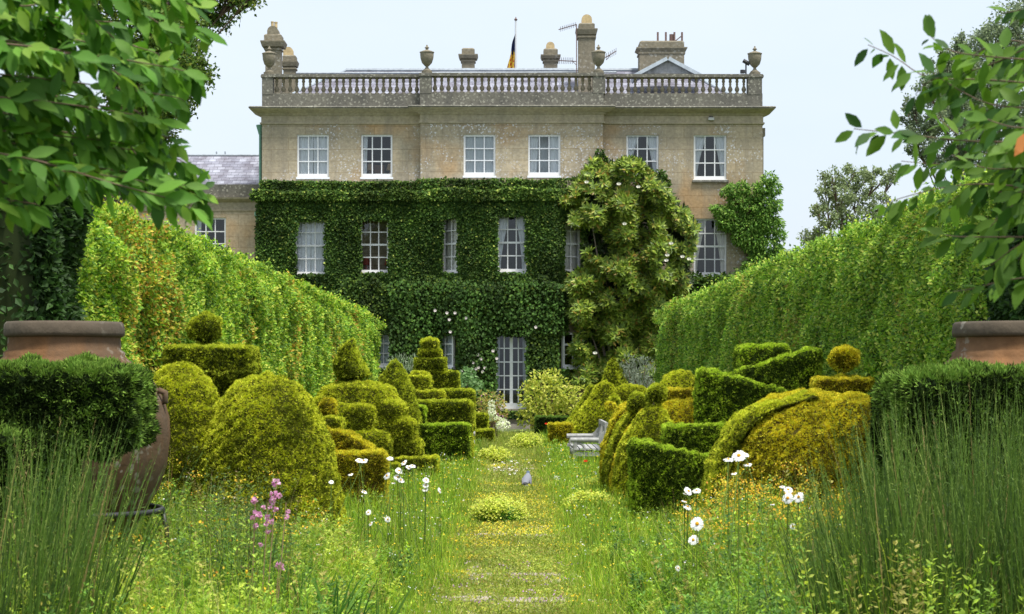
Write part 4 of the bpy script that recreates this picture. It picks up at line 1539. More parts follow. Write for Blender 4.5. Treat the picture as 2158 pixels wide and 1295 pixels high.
# R4 amber mound with slab behind
Y = 33.0
t = topi('broad amber yew mound carrying a thin slab, behind the ball headed topiary', 1440, Y)
clip(t, 'mound', se((cx(1380, 1510), Y, .3), (hw(1375, 1530), .7, gz(840, Y) - .3), .6, .7, vmin=-.3), AMBER)
clip(t, 'slab', se((cx(1390, 1500), Y + .2, gz(832, Y)), (hw(1390, 1500), .4, .085), .2, .3), AMBER)
clip(t, 'knob', se((cx(1375, 1397), Y + .1, gz(840, Y)), (.09, .09, .09)), GOLD)
Y = 38.0
t = topi('low golden yew hump in front of the right hedge', 1430, Y)
clip(t, 'hump', se((cx(1385, 1480), Y, 1.2), (hw(1378, 1480), .6, gz(783, Y) - 1.2), .9, .9), GOLD)
clip(t, 'trunk_skirt', se((cx(1385, 1480), Y, .65), (hw(1390, 1470), .5, .66), .4, .5), DARKY)
clip(t, 'ball', se((cx(1465, 1495), Y - .4, gz(805, Y)), (.15, .15, .2)), OLIVE)

# R5 the green pinwheel walls
Y = 25.0
t = topi('bright green yew clipped into curving overlapping walls that spiral upward', 1540, Y)
A_ = lambda px, dy: (at(px, 0, Y + dy)[0], Y + dy)
clip(t, 'low_wall', ribbon([A_(1352, -.15), A_(1356, -.65), A_(1420, -.85), A_(1492, -.6)], .30, 0, [gz(930, Y - .4), gz(932, Y - .6), gz(946, Y - .8), gz(964, Y - .6)]), GREEN)
clip(t, 'middle_wall', ribbon([A_(1420, .25), A_(1422, -.1), A_(1470, -.25), A_(1540, -.2)], .28, .2, [gz(897, Y), gz(898, Y), gz(896, Y), gz(894, Y)]), GREEN)
clip(t, 'tall_wall', ribbon([A_(1489, .4), A_(1490, .05), A_(1540, -.15), A_(1600, -.1), A_(1655, .1)], .26, .5, [gz(782, Y), gz(781, Y), gz(795, Y), gz(811, Y), gz(826, Y)]), GREEN)
clip(t, 'upper_wall', ribbon([A_(1545, .9), A_(1590, .55), A_(1660, .4), A_(1708, .5), A_(1712, 1.0)], .26, .6, [gz(792, Y), gz(772, Y), gz(752, Y), gz(738, Y), gz(740, Y)]), GREEN)
clip(t, 'top_box', se((cx(1576, 1690), Y + 1.2, (gz(728, Y + 1) + .8) / 2), (hw(1578, 1690), .45, (gz(728, Y + 1) - .8) / 2), .15, .25), GREEN)

# R6 great amber dome with crescent rib
Y = 20.9
t = topi('largest amber yew dome with a curved rib on its left, beside the daisies', 1680, Y)
clip(t, 'dome', lat((cx(1704, 1704), Y + .15, 0), pf(Y, [(190, 1250), (195, 1060), (184, 980), (160, 915), (122, 868), (78, 838), (36, 828), (0, 825)])), AMBER)
rows = []
pys = np.linspace(1200, 829, 22)
xo = np.interp(pys, [829, 838, 860, 890, 930, 980, 1030, 1200], [1690, 1640, 1585, 1545, 1515, 1495, 1484, 1480])
for py, xp in zip(pys, xo):
    x_, z = at(xp, py, Y)[0], at(xp, py, Y)[2]
    w = .13
    rows.append([(x_, Y - .05, z), (x_ + .03, Y - .30, z), (x_ + w, Y - .38, z - .02), (x_ + w + .06, Y - .26, z - .07), (x_ + w + .14, Y + .1, z - .05), (x_ + .1, Y + .4, z), (x_, Y + .25, z)])
V = np.array(rows).reshape(-1, 3)
clip(t, 'crescent_rib', (V, grid_faces(7, 22)), GOLD)
clip(t, 'cap_lobe', lat((cx(1792, 1792), Y - .25, 0), pf(Y, [(100, 1250), (104, 1000), (92, 900), (62, 850), (0, 828)])), AMBER)
# R7 standard ball on slab
Y = 22.4
t = topi('small amber ball on a bare stem above a thin slab, right of the green walls', 1780, Y)
clip(t, 'slab', se((cx(1716, 1832), Y, gz(812, Y)), (hw(1716, 1832), .3, hw(798, 826)), .2, .3), AMBER)
clip(t, 'pedestal', se((cx(1716, 1832), Y, gz(825, Y) / 2), (hw(1740, 1810), .25, gz(822, Y) / 2), .3, .4), AMBER)
m = MB()
m.tube([(cx(1775, 1775), Y, gz(815, Y)), (cx(1780, 1780), Y, gz(770, Y))], .016, 6)
m.build('stem', M_BARK, t)
clip(t, 'ball', se((cx(1782, 1782), Y, gz(755, Y)), (hw(1752, 1811), hw(1752, 1811), hw(732, 779))), AMBER, shag=1.5)

# hedge-foot blocks by the path on the right, far
Y = 58.0
t = thing('box_hedge', 'short dark box hedge at the foot of the golden shrub', 'hedge', (cx(1155, 1155), Y, 0))
clip(t, 'clipped_top', se((cx(1130, 1200), Y, gz(879, Y) / 2), (hw(1130, 1200), .3, gz(879, Y) / 2), .1, .2), DARKY)

# ---------------------------------------------------------------- foreground yews
t = thing('yew_block', 'dark clipped yew slab in front of the left terracotta jar', 'hedge', (-3.2, 13, 0))
clip(t, 'slab', se((-3.41, 13.1, 1.67), (.95, .55, .29), .30, .35, 60, 30), DARKY, dens=6000, tuft=.042, bumps=.03)
clip(t, 'lower_mass', lat((-3.7, 13.0, 0), [(.9, 0), (.85, .5), (.75, 1.0), (.8, 1.5), (.6, 1.6)], 40), DARKY, dens=3500, tuft=.045)
t = thing('yew_block', 'dark yew hedge block at the right edge below the right jar', 'hedge', (3.2, 13, 0))
clip(t, 'block', se((3.56, 13.2, .97), (1.02, .65, .95), .14, .16, 60, 36), DARKY, dens=4500, tuft=.045, bumps=.03)


# ---------------------------------------------------------------- jars
def jar(label, X, Y, mat, rimmat, flip=1):
    t = thing('terracotta_jar', label, 'jar', (X, Y, .86), 'great terracotta jars flanking the walk')
    m = MB()
    pr = [(.0, .60), (.40, .60), (.46, .63), (.62, .85), (.72, 1.02), (.78, 1.20), (.805, 1.42), (.80, 1.56), (.76, 1.70), (.69, 1.83), (.58, 1.94), (.49, 2.01), (.46, 2.04), (.46, 2.07), (.43, 2.09), (.425, 2.19)]
    m.lathe(pr, (X, Y, 0), 56)
    m.build('body', mat, t, smooth=True)
    m = MB()
    m.lathe([(.425, 2.185), (.44, 2.19), (.455, 2.20), (.458, 2.22), (.452, 2.285), (.435, 2.305), (.39, 2.305), (.36, 2.28), (.35, 2.1), (.3, 1.9)], (X, Y, 0), 56)
    m.build('rim', rimmat, t, smooth=True)
    for a in (15, 195):
        m = MB()
        a = math.radians(a)
        c = np.array([X + .76 * math.cos(a) * flip, Y - .76 * abs(math.sin(a)) * .3, 1.74])
        o = np.array([math.cos(a) * flip, 0, 0])
        m.tube([c + [0, 0, .04], c + o * .055 + [0, 0, .02], c + o * .055 + [0, 0, -.05], c + [0, 0, -.09]], .025, 8)
        m.build('handle', mat, t, smooth=True)
    st = thing('jar_stand', 'dark iron ring stand holding the ' + ('left' if X < 0 else 'right') + ' terracotta jar', 'stand', (X, Y, 0), 'iron jar stands')
    m = MB()
    a = np.linspace(0, 2 * math.pi, 41)
    for r, z in ((.745, .855),):
        ring = np.stack([X + r * np.cos(a), Y + r * np.sin(a), z + 0 * a], -1)
        m.tube(ring, .022, 8)
    m.build('ring', M_METAL, st, smooth=True)
    for k in range(4):
        m = MB()
        b = math.radians(5 + 90 * k)
        c, s_ = math.cos(b), math.sin(b)
        m.tube([(X + .745 * c, Y + .745 * s_, .85), (X + .78 * c, Y + .78 * s_, .70), (X + .78 * c, Y + .78 * s_, 0)], .02, 6)
        m.build('leg', M_METAL, st, smooth=True)


jar('huge brown weathered terracotta jar with pale lichen at the left edge', -3.45, 15.0, M_JAR, M_RIM)
jar('orange terracotta jar with grey rim cut off by the right edge', 3.86, 15.0, M_JAR2, M_RIM, -1)


# ---------------------------------------------------------------- bench and bird
def bench(loc, mirror, label):
    """long weathered bench, seen from its end; local: x away from the path, y along the path"""
    t = thing('garden_bench', label, 'bench', loc, 'weathered benches facing each other across the path')
    s = mirror
    X, Y0, _ = loc
    L = 2.6

    def B(m, x0, x1, y0, y1, z0, z1):
        xs = sorted((X + s * x0, X + s * x1))
        m.box(xs[0], xs[1], Y0 + y0, Y0 + y1, z0, z1)
    for k, y in enumerate((0, L)):
        m = MB()
        B(m, .0, .07, y, y + .07, 0, .62)
        m.build('leg', M_OAK, t)
        m = MB()
        B(m, .62, .69, y, y + .07, 0, .95)
        m.build('leg', M_OAK, t)
        m = MB()      # rolled arm
        m.tube([(X + s * -.06, Y0 + y + .035, .60), (X + s * .50, Y0 + y + .035, .60)], .05, 12)
        ys = Y0 + y
        prof = [(.45, .55), (.45, .64), (.52, .68), (.58, .76), (.64, .81), (.74, .81), (.72, .6), (.7, .52), (.55, .52)]
        V = [(X + s * a, ys + .01, z) for a, z in prof] + [(X + s * a, ys + .06, z) for a, z in prof]
        kf = len(prof)
        m.add(V, [np.array([list(range(kf))]), np.array([list(range(2 * kf - 1, kf - 1, -1))])])
        m.add(V, [np.array([(i, (i + 1) % kf, kf + (i + 1) % kf, kf + i) for i in range(kf)])])
        m.build('armrest', M_OAK, t, smooth=False)
        m = MB()      # curved arm scroll
        a = np.linspace(math.radians(180), math.radians(0), 10)
        m.tube([(X + s * (.10 + .13 * math.cos(q)), ys + .035, .38 + .13 * math.sin(q) * 1.2) for q in a], .03, 6)
        m.build('scroll', M_OAK, t)
    m = MB()
    for i in range(5):
        B(m, .02 + .115 * i, .02 + .115 * i + .09, -.02, L + .09, .40, .43)
    m.build('seat', M_OAK, t)
    m = MB()
    B(m, -.003, .072, .072, L - .002, .30, .385)
    B(m, .625, .685, .072, L - .002, .30, .385)
    B(m, .072, .618, -.002, .05, .28, .36)
    B(m, .072, .618, L + .02, L + .072, .28, .36)
    m.build('apron', M_OAK, t)
    m = MB()
    B(m, .63, .68, .075, L - .005, .86, .95)
    B(m, .63, .68, .075, L - .005, .50, .56)
    for i in range(9):
        B(m, .64, .67, .16 + i * .15, .20 + i * .15, .562, .858)
    m.build('backrest', M_OAK, t)
    return t


bench((1.22, 38.6, 0), 1, 'weathered grey wooden bench poking out behind the golden folds on the right')
bench((at(993, 0, 41)[0], 40.2, 0), -1, 'weathered bench mostly hidden behind the tall green box on the left')

pg = thing('pigeon', 'grey wood pigeon standing on the path seen from behind', 'bird', (at(1113, 0, 33)[0], 32.7, 0))
X0, Y0 = pg.location[0], pg.location[1]
m = MB()
Y = 32.7
rings = [(-.16, .060, .012, .01), (-.12, .075, .040, .025), (-.07, .095, .062, .052), (-.01, .115, .078, .070), (.05, .135, .082, .076), (.10, .165, .066, .066), (.125, .200, .040, .044), (.135, .225, .030, .033), (.150, .248, .030, .032), (.172, .252, .024, .024), (.195, .246, .006, .006)]
n = 14
V, Fc, Cc = [], [], []
for (yy, zc_, rw_, rh) in rings:
    for j in range(n):
        a = 2 * math.pi * j / n
        V.append((X0 - .02 + rw_ * math.cos(a) + yy * .18, Y0 + yy, zc_ + rh * math.sin(a)))
for i in range(len(rings) - 1):
    for j in range(n):
        Fc.append((i * n + j, i * n + (j + 1) % n, (i + 1) * n + (j + 1) % n, (i + 1) * n + j))
        if i >= 6: c = (.09, .13, .20)
        elif i == 5: c = (.22, .25, .30) if j % 5 else (.7, .7, .7)
        elif i < 1: c = (.05, .05, .06)
        elif math.sin(2 * math.pi * (j + .5) / n) < -.3: c = (.27, .21, .21)
        else: c = (.22, .23, .27)
        Cc.append(c)
m.add(V, [np.array(Fc)], np.array(Cc))
m.build('body', M_MATTE, pg, smooth=True)
for sg in (-1, 1):
    m = MB()
    cc_ = np.array([X0 - .02 + sg * .068, Y0 - .03, .115])
    V, F = se(cc_, (.018, .12, .045), 1, 1, 12, 10)
    V[:, 2] += (V[:, 1] - Y0) * .35
    m.add(V, [F], (.19, .19, .22))
    m.build('wing', M_MATTE, pg, smooth=True)
    m = MB()
    m.tube([(X0 - .02 + sg * .03, Y0 + .01, .06), (X0 - .02 + sg * .032, Y0 + .0, .0)], .006, 6, (.5, .2, .18))
    m.tube([(X0 - .02 + sg * .032, Y0, .005), (X0 - .02 + sg * .036, Y0 + .04, .004)], .004, 5, (.5, .2, .18))
    m.build('leg', M_MATTE, pg)
m = MB()
m.add([(X0 - .05, Y0 - .13, .06), (X0 + .01, Y0 - .13, .06), (X0 + .02, Y0 - .25, .035), (X0 - .06, Y0 - .25, .035), (X0 - .05, Y0 - .13, .05), (X0 + .01, Y0 - .13, .05), (X0 + .02, Y0 - .25, .03), (X0 - .06, Y0 - .25, .03)],
      [(0, 1, 2, 3), (7, 6, 5, 4), (0, 3, 7, 4), (1, 5, 6, 2), (3, 2, 6, 7)], (.10, .10, .12))
m.build('tail', M_MATTE, pg)
m = MB()
m.lathe([(.012, 0), (.006, .012), (0, .026)], (X0 + .035, Y0 + .195, .236), 8, (.6, .4, .1))
m.build('beak', M_MATTE, pg)


# ---------------------------------------------------------------- the long hedges
def hedge(label, side, X0, Y0, Y1, h, n, cols, w, patch_cols, patch_seed, Yd, leaf=.050, name='hornbeam_hedge', lobes=.06, patch_lo=.25):
    t = thing(name, label, 'hedge', (X0 * side, (Y0 + Y1) / 2, 0))

    def surf(y, z):
        q = np.stack([0 * y + X0, y, z], -1)
        lob = np.abs(np.sin(y * math.pi / 2.3 + .5 * nz(np.stack([y, 0 * y, 0 * y], -1), 6, 40)))
        x = lobes * (1 - lob ** .8) + .07 * nz(q, 1.0, 41 + side) + .04 * nz(q, .35, 49)
        top = np.clip((z - (h - .5)) / .5, 0, 1.2)
        x = x + .30 * top ** 2.2
        en = np.clip((y - (Y1 - .8)) / .8, 0, 1) * (Y1 - Y0 > 5)
        x = x + .5 * en ** 2
        return X0 + x

    def hh(y):
        return h + .07 * nz(np.stack([y, y * 0, y * 0], -1), 1.7, 44) - .35 * np.clip((y - (Y1 - 3.5)) / 3.5, 0, 1) ** 2 * (Y1 - Y0 > 5) + .05 * np.sin(y * 2.73)
    u = rng.random(n)
    y = Y0 * (Y1 / Y0) ** u                      # denser where it is nearer
    z = rng.random(n) * hh(y)
    x = surf(y, z * h / hh(y))
    P = np.stack([x + rng.uniform(-.03, .14, n), y, z], -1)
    N = np.stack([-np.ones(n), -.15 + 0 * z, .25 + 0 * z], -1)
    nt_ = n // 7                                  # the top
    yt = Y0 * (Y1 / Y0) ** rng.random(nt_)
    xt = surf(yt, hh(yt)) + rng.random(nt_) ** 1.5 * 1.0 - .25
    P2 = np.stack([xt, yt, hh(yt) + rng.uniform(-.08, .07, nt_) + (rng.random(nt_) < .06) * rng.uniform(0, .16, nt_)], -1)
    N2 = np.tile([-.3, -.1, 1.0], (nt_, 1))
    ne = n // 14                                  # the end that faces the camera
    xe = X0 + rng.random(ne) * 1.3
    ze = rng.random(ne) * h
    P3 = np.stack([xe, Y0 - .03 + rng.uniform(0, .1, ne) + .1 * nz(np.stack([xe, 0 * xe, ze], -1), .8, 3), ze], -1)
    N3 = np.tile([-.1, -1, .2], (ne, 1))
    P, N = np.concatenate([P, P2, P3]), np.concatenate([N, N2, N3])
    D = unit(N * .5 + np.array([0, 0, -.15]) + rng.normal(0, .65, P.shape))
    NN = unit(N + rng.normal(0, .6, P.shape) + np.array([0, 0, .5]))
    s = leaf * rng.uniform(.7, 1.25, len(P)) * (np.clip(P[:, 1] / Yd, .75, 3)) ** .5
    c = pick(len(P), cols, w)
    pt = nz(P * np.array([1, .9, .35]), 3.4, patch_seed) + .35 * nz(P, .7, 48)
    pr = np.clip((pt - patch_lo) * .7, 0, .28)
    c2 = pick(len(P), patch_cols)
    c = np.where((rng.random(len(P)) < pr)[:, None], c2, c)
    c *= (1 + .16 * nz(P, 1.2, 50))[:, None]
    P = P * [side, 1, 1]
    D = D * [side, 1, 1]
    NN = NN * [side, 1, 1]
    mb = MB()
    inst(mb, *T_LEAF, P, frames(D, NN), s * .62, s, np.clip(c, .004, .85))
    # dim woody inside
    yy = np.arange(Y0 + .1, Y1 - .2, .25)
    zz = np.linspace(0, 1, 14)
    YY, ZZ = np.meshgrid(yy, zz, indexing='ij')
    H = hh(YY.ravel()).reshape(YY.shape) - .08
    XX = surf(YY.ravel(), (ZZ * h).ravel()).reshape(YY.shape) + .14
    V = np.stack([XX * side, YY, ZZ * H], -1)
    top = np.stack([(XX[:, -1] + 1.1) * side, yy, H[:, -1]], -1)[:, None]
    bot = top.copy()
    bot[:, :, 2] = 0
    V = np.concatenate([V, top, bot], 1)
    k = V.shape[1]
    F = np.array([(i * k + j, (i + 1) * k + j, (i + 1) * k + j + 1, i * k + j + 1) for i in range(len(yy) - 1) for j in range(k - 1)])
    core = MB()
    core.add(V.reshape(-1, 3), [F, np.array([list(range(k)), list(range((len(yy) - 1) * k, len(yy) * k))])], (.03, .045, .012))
    mb.build('foliage', M_LEAF, t)
    core.build('inner_twigs', M_IVY, t)
    return t


hedge('long tall lime green hornbeam hedge with rusty patches along the left side', -1, 4.0, 16.9, 58, 3.60, 330000,
      [(.18, .34, .035), (.28, .44, .045), (.40, .51, .06), (.08, .17, .025), (.50, .52, .08)], [4, 4, 3, 2.6, 1.2],
      [(.52, .34, .05), (.44, .25, .045), (.58, .48, .07)], 46, 22, patch_lo=.45)
hedge('long tall green hornbeam hedge along the right side of the garden', 1, 4.32, 16.8, 58, 3.76, 330000,
      [(.17, .32, .04), (.26, .42, .05), (.38, .50, .07), (.075, .16, .025), (.52, .56, .12)], [4, 4, 3, 2.6, 1.2],
      [(.38, .38, .07), (.30, .24, .05)], 47, 22, patch_lo=.55)
hedge('hedge block with shade painted into its leaves at the far left behind the jar', -1, 3.78, 16.0, 16.85, 3.95, 34000,
      [(.035, .085, .018), (.05, .11, .022), (.022, .05, .012), (.10, .18, .04)], [4, 3, 3, .5],  # leaf colours darkened to stand for shade under the cherry
      [(.04, .09, .02)], 46, 16, name='shade_toned_hedge', leaf=.08, lobes=.05)
hedge('hedge block with shade painted into its leaves at the far right behind the orange jar', 1, 4.20, 16.0, 16.75, 3.75, 34000,
      [(.035, .085, .018), (.05, .11, .022), (.022, .05, .012), (.10, .18, .04)], [4, 3, 3, .5],  # same shade-darkened leaf colours as the left block
      [(.04, .09, .02)], 46, 16, name='shade_toned_hedge', leaf=.08, lobes=.05)


# ---------------------------------------------------------------- trees
def clump_tree(name, label, Y, base_px, clumps, leaf, dens, cols, w, trunk_r=.25, dep=1.2, ratio=.6, templ=T_LEAF, fork=.55, mat=None):
    fork = .82 if Y < 50 else fork
    root = at(base_px, 0, Y)
    root[2] = 0
    t = thing(name, label, 'tree', root)
    m = MB()
    cen = np.array([at(px, py, Y) for px, py, r in clumps])
    top = cen.mean(0)
    fk = root + (top - root) * [.8, 1, fork]
    m.tube([root, root + (fk - root) * [.3, 1, .6], fk], [trunk_r, trunk_r * .8, trunk_r * .6], 10)
    leaves = MB()
    for i, (px, py, r) in enumerate(clumps):
        dy = rng.uniform(-dep, dep)
        c = at(px, py, Y + dy)
        rr = r * Y / FP
        mid = (fk + c) / 2 + rng.normal(0, .25, 3)
        m.tube([fk, mid, c], [trunk_r * .08, trunk_r * .05, .010], 6)
        for q in range(5):
            e = c + unit(rng.normal(size=3)) * rr * .9
            m.tube([mid * .3 + c * .7, (c + e) / 2 + rng.normal(0, .05, 3), e], [.03, .018, .006], 4)
        # sub-clumps
        nc = 8 + int(rr * rr * (110 if Y < 50 else 22))
        cc_ = c + unit(rng.normal(size=(nc, 3))) * rr * rng.uniform(.3, 1, (nc, 1)) ** .6
        nl = int(dens * 5 * rr * rr)
        ci = rng.integers(0, nc, nl)
        P = cc_[ci] + rng.normal(0, .16 * max(.5, rr), (nl, 3))
        D = unit(rng.normal(0, .7, (nl, 3)) + [0, 0, -.3])
        N = unit(rng.normal(0, .6, (nl, 3)) + [0, -.2, .8])
        s = leaf * rng.uniform(.7, 1.2, nl)
        inst(leaves, *templ, P, frames(D, N), s * ratio, s, pick(nl, cols, w))
    m.build('trunk', M_BARK, t)
    leaves.build('crown', mat or M_LEAF, t)
    return t


OAK = [(.05, .10, .016), (.09, .155, .022), (.16, .22, .035), (.26, .30, .05)]
cl = [(500, -8, 38), (460, 25, 40), (430, -30, 60), (400, 60, 40), (410, 140, 30), (375, 110, 55), (345, 190, 55), (380, 215, 30), (350, 260, 40), (310, 230, 60), (290, 130, 60), (330, 60, 60), (360, 0, 60), (280, 20, 60),
      (320, 290, 35), (250, 300, 55), (260, 200, 45), (200, 340, 60), (130, 330, 50), (225, 70, 40), (60, 340, 60), (180, 10, 40), (60, 180, 35), (20, 60, 60), (0, 250, 60), (440, 165, 14), (530, -5, 18)]
clump_tree('oak_tree', 'broad dark oak rising behind the left hedge, behind the nearer cherry leaves', 38, 150, cl, .085, 1700, OAK, [4, 4, 2, .8], .4, 1.5, ratio=.62)
ROAK = [(.17, .22, .13), (.22, .28, .15), (.28, .34, .18), (.12, .16, .10)]  # pale grey paints distance haze into the leaf colour
cl = [(2140, 60, 50), (2100, 90, 45), (2060, 110, 40), (2020, 130, 45), (1985, 160, 35), (1960, 190, 30), (2000, 200, 45), (2050, 180, 50), (2100, 170, 50), (2150, 150, 50), (1920, 220, 22), (1915, 250, 26), (1925, 285, 22), (1950, 270, 30), (1990, 260, 40),
      (2040, 250, 45), (2090, 250, 50), (2140, 240, 50), (1935, 310, 22), (1970, 320, 32), (2020, 320, 40), (2080, 330, 50), (2140, 340, 50), (2158, 30, 40), (1985, 125, 22), (2030, 85, 22)]
clump_tree('oak_tree', 'oak far behind the right hedge, its leaves greyed with painted haze', 88, 2090, cl, .15, 420, ROAK, [3, 3, 2, 3], .5, 2.5)
cl = [(1760, 380, 22), (1785, 370, 26), (1815, 375, 28), (1850, 380, 28), (1740, 410, 24), (1770, 420, 32), (1810, 420, 34), (1850, 430, 34), (1725, 440, 18), (1745, 455, 26), (1780, 460, 30), (1700, 500, 16), (1720, 490, 18), (1735, 372, 12), (1665, 540, 12), (1880, 370, 20), (1820, 470, 36), (1730, 500, 26)]
clump_tree('hawthorn_tree', 'small loose tree above the right hedge, leaves greyed to paint haze', 78, 1800, cl, .13, 420, [(.20, .26, .12), (.26, .32, .15), (.15, .19, .09)], [3, 3, 2], .3, 1.5)  # leaf colours lightened and greyed in place of haze
cl = [(1100 + 0, 0, 0)]


def cherry(label, trunk_xy, sprays, Yr, leafL, cols, w, group='cherry trees leaning over the camera', step=.034):
    """big soft cherry leaves on arching twigs; sprays = polylines in photograph columns and rows at depth Y"""
    tx, ty = trunk_xy
    t = thing('cherry_tree', label, 'tree', (tx, ty, 0), group)
    m = MB()
    sg_ = 1 if tx > 0 else -1
    tz = np.linspace(0, 1, 14)
    tr = np.stack([tx - sg_ * .35 * tz ** 2 + .05 * np.sin(tz * 7), ty + .07 * np.sin(tz * 5), 4.3 * tz], -1)
    m.tube(tr, .15 * (1 - .62 * tz) + .05 * np.exp(-tz * 14), 16)
    zs = [float(at(q[0][0], q[0][1], 6.3)[2]) for q in sprays]
    nodes = []
    for zn in np.linspace(min(zs), max(zs), 6):       # main limbs carrying the sprays
        z0_ = zn - .35
        st = np.array([np.interp(z0_, tr[:, 2], tr[:, 0]), np.interp(z0_, tr[:, 2], tr[:, 1]), z0_])
        nd = np.array([sg_ * rng.uniform(2.15, 2.4), ty + rng.uniform(-.15, .3), zn])
        md = (st + nd) / 2 + [0, rng.normal(0, .08), rng.uniform(.0, .12)]
        tq = np.linspace(0, 1, 10)[:, None]
        m.tube((1 - tq) ** 2 * st + 2 * tq * (1 - tq) * md + tq ** 2 * nd, np.linspace(.034, .010, 10), 10)
        nodes.append(nd)
    lv = MB()
    P, D, N, Sz = [], [], [], []
    for sp in sprays:
        Yb = rng.uniform(*Yr)
        pts = np.array([at(a, b, Yb + .10 * i) for i, (a, b) in enumerate(sp)])
        nd = min(nodes, key=lambda q: abs(q[2] - pts[0][2]))
        pts = np.concatenate([[nd, nd * .5 + pts[0] * .5 + [0, 0, .05]], pts])
        # smooth the twig
        tt = np.linspace(0, len(pts) - 1, 24)
        q = np.stack([np.interp(tt, np.arange(len(pts)), pts[:, i]) for i in range(3)], -1)
        for _ in range(3):
            q[1:-1] = (q[:-2] + q[1:-1] * 2 + q[2:]) / 4
        m.tube(q, np.linspace(.0038, .0014, 24), 5)
        L = np.linalg.norm(np.diff(q, axis=0), axis=1)
        cum = np.concatenate([[0], np.cumsum(L)])
        k = max(4, int(cum[-1] / step))
        for i in range(k):
            d = cum[-1] * (i + .6) / k
            p = np.array([np.interp(d, cum, q[:, j]) for j in range(3)])
            j = min(22, int(np.searchsorted(cum, d)))
            tg = unit(q[min(23, j + 1)] - q[max(0, j - 1)])
            for _ in range(1 + (i % 2)):
                sg = 1 if (i + _) % 2 else -1
                side = unit(np.cross(tg, [0, 0, 1.0]) * sg * .5 + np.array([rng.normal(0, .5), rng.normal(0, .7), rng.normal(0, .6)]))
                dr = unit(tg * .7 + side * .7 + np.array([0, 0, -.55 + rng.normal(0, .4)]))
                P.append(p + dr * .012)
                D.append(dr)
                N.append(unit(np.array([rng.normal(0, .5), -.75 + rng.normal(0, .5), .65])))
                Sz.append(leafL * rng.uniform(.5, 1.2) * (1 if i < k - 1 else .8))
    P, D, N, Sz = np.array(P), np.array(D), np.array(N), np.array(Sz)
    F_ = frames(D, N)
    c = pick(len(P), cols, w, .14)
    inst(lv, T_LEAF2[0], T_LEAF2[1], P, F_, Sz * .46, Sz, c)
    inst(lv, T_LEAF2[0], T_LEAF2T, P, F_, Sz * .46, Sz, c)
    m.build('trunk', M_TWIG, t, smooth=True)
    lv.build('crown', M_LEAF, t, smooth=True)
    return t


CH = [(.075, .19, .02), (.12, .26, .03), (.045, .125, .016), (.20, .34, .045)]
sp = []
r_ = np.random.default_rng(21)
for (a, b), (c, d) in [((-60, 20), (420, 60)), ((-60, -40), (400, -20)), ((-40, 60), (330, 110)), ((-60, 120), (400, 150)), ((-60, 150), (380, 205)), ((-60, 200), (330, 250)), ((-60, 235), (360, 290)), ((-60, 300), (345, 320)),
                       ((-60, 330), (420, 395)), ((60, 330), (400, 430)), ((-60, 360), (300, 380)), ((-60, 390), (180, 400)), ((-60, 420), (80, 430)), ((120, -40), (250, 90)), ((200, -40), (380, 80)), ((-40, 80), (150, 150)), ((-60, 270), (260, 300)),
                       ((150, 200), (330, 380)), ((180, 290), (395, 345)), ((100, 100), (300, 190)), ((250, -60), (400, 10)), ((0, -60), (120, 60)), ((150, 60), (360, 130)), ((-50, 20), (60, 110)), ((60, 250), (230, 270)), ((200, 330), (360, 370)), ((230, 100), (350, 180)),
                       ((-60, 170), (60, 200)), ((-60, 60), (40, 40)), ((60, 20), (170, 20)), ((250, 360), (420, 410)), ((280, 230), (330, 290))]:
    mx_, my_ = (a + c) / 2 + r_.normal(0, 14), (b + d) / 2 - 14 + r_.normal(0, 12)
    sp.append([(a, b), (mx_, my_), (c, d), (c + 10, d + 10)])
cherry('near cherry tree whose big soft leaves fill the upper left corner', (-3.5, 6.3), sp, (5.7, 6.8), .090, CH, [4, 4, 2, 1.5], step=.0165)
sp = [[(2220, 180), (2050, 165), (1950, 170), (1890, 120), (1830, 95)], [(2220, 130), (2080, 120), (2000, 110), (1960, 75)], [(2240, 60), (2150, 110), (2060, 150), (1960, 165), (1930, 200)], [(2220, 300), (2060, 300), (1960, 290), (1880, 280), (1800, 272)],
      [(2220, 230), (2090, 225), (2020, 190), (1960, 150)], [(2220, 330), (2080, 320), (2000, 350), (1900, 340)], [(2220, 360), (2100, 330), (2010, 280), (1970, 240)], [(2220, 250), (2100, 250), (2030, 280)], [(2220, 400), (2060, 385), (1960, 400), (1860, 430)],
      [(2220, 300), (2130, 340), (2040, 400), (1980, 440)], [(2220, 380), (2120, 400), (2040, 430), (1960, 450)], [(2220, 450), (2160, 440), (2080, 470), (2020, 490)], [(2220, 500), (2110, 500), (2010, 500), (1970, 490)], [(2220, 480), (2140, 520), (2090, 560)],
      [(2220, 580), (2120, 590), (2050, 610), (2010, 615)], [(2220, 10), (2160, 20), (2110, 30)], [(2220, 90), (2150, 90), (2100, 120)], [(2220, 170), (2160, 190), (2110, 240)], [(2220, 430), (2160, 400), (2110, 420)], [(2220, 200), (2150, 280), (2080, 300)],
      [(2220, 350), (2180, 380), (2120, 450)], [(2220, 140), (2140, 150), (2050, 190), (1990, 200)], [(2220, 270), (2130, 270), (2050, 240)], [(2220, 540), (2180, 500), (2140, 560)], [(2220, 220), (2180, 240), (2140, 330)], [(2200, 60), (2170, 140), (2120, 190)], [(2200, 320), (2160, 350), (2090, 380), (2060, 430)],
      [(2210, 100), (2120, 80), (2040, 120), (2000, 165)], [(2210, 350), (2080, 360), (1990, 320)], [(2210, 420), (2100, 460), (2060, 520)]]
cherry('near cherry branch reaching in from the right with a few orange leaves', (3.5, 6.3), sp, (5.7, 6.8), .086, [(.075, .16, .018), (.12, .23, .025), (.035, .095, .014), (.16, .28, .04), (.55, .20, .05)], [4, 4, 3, .8, .08], step=.031)


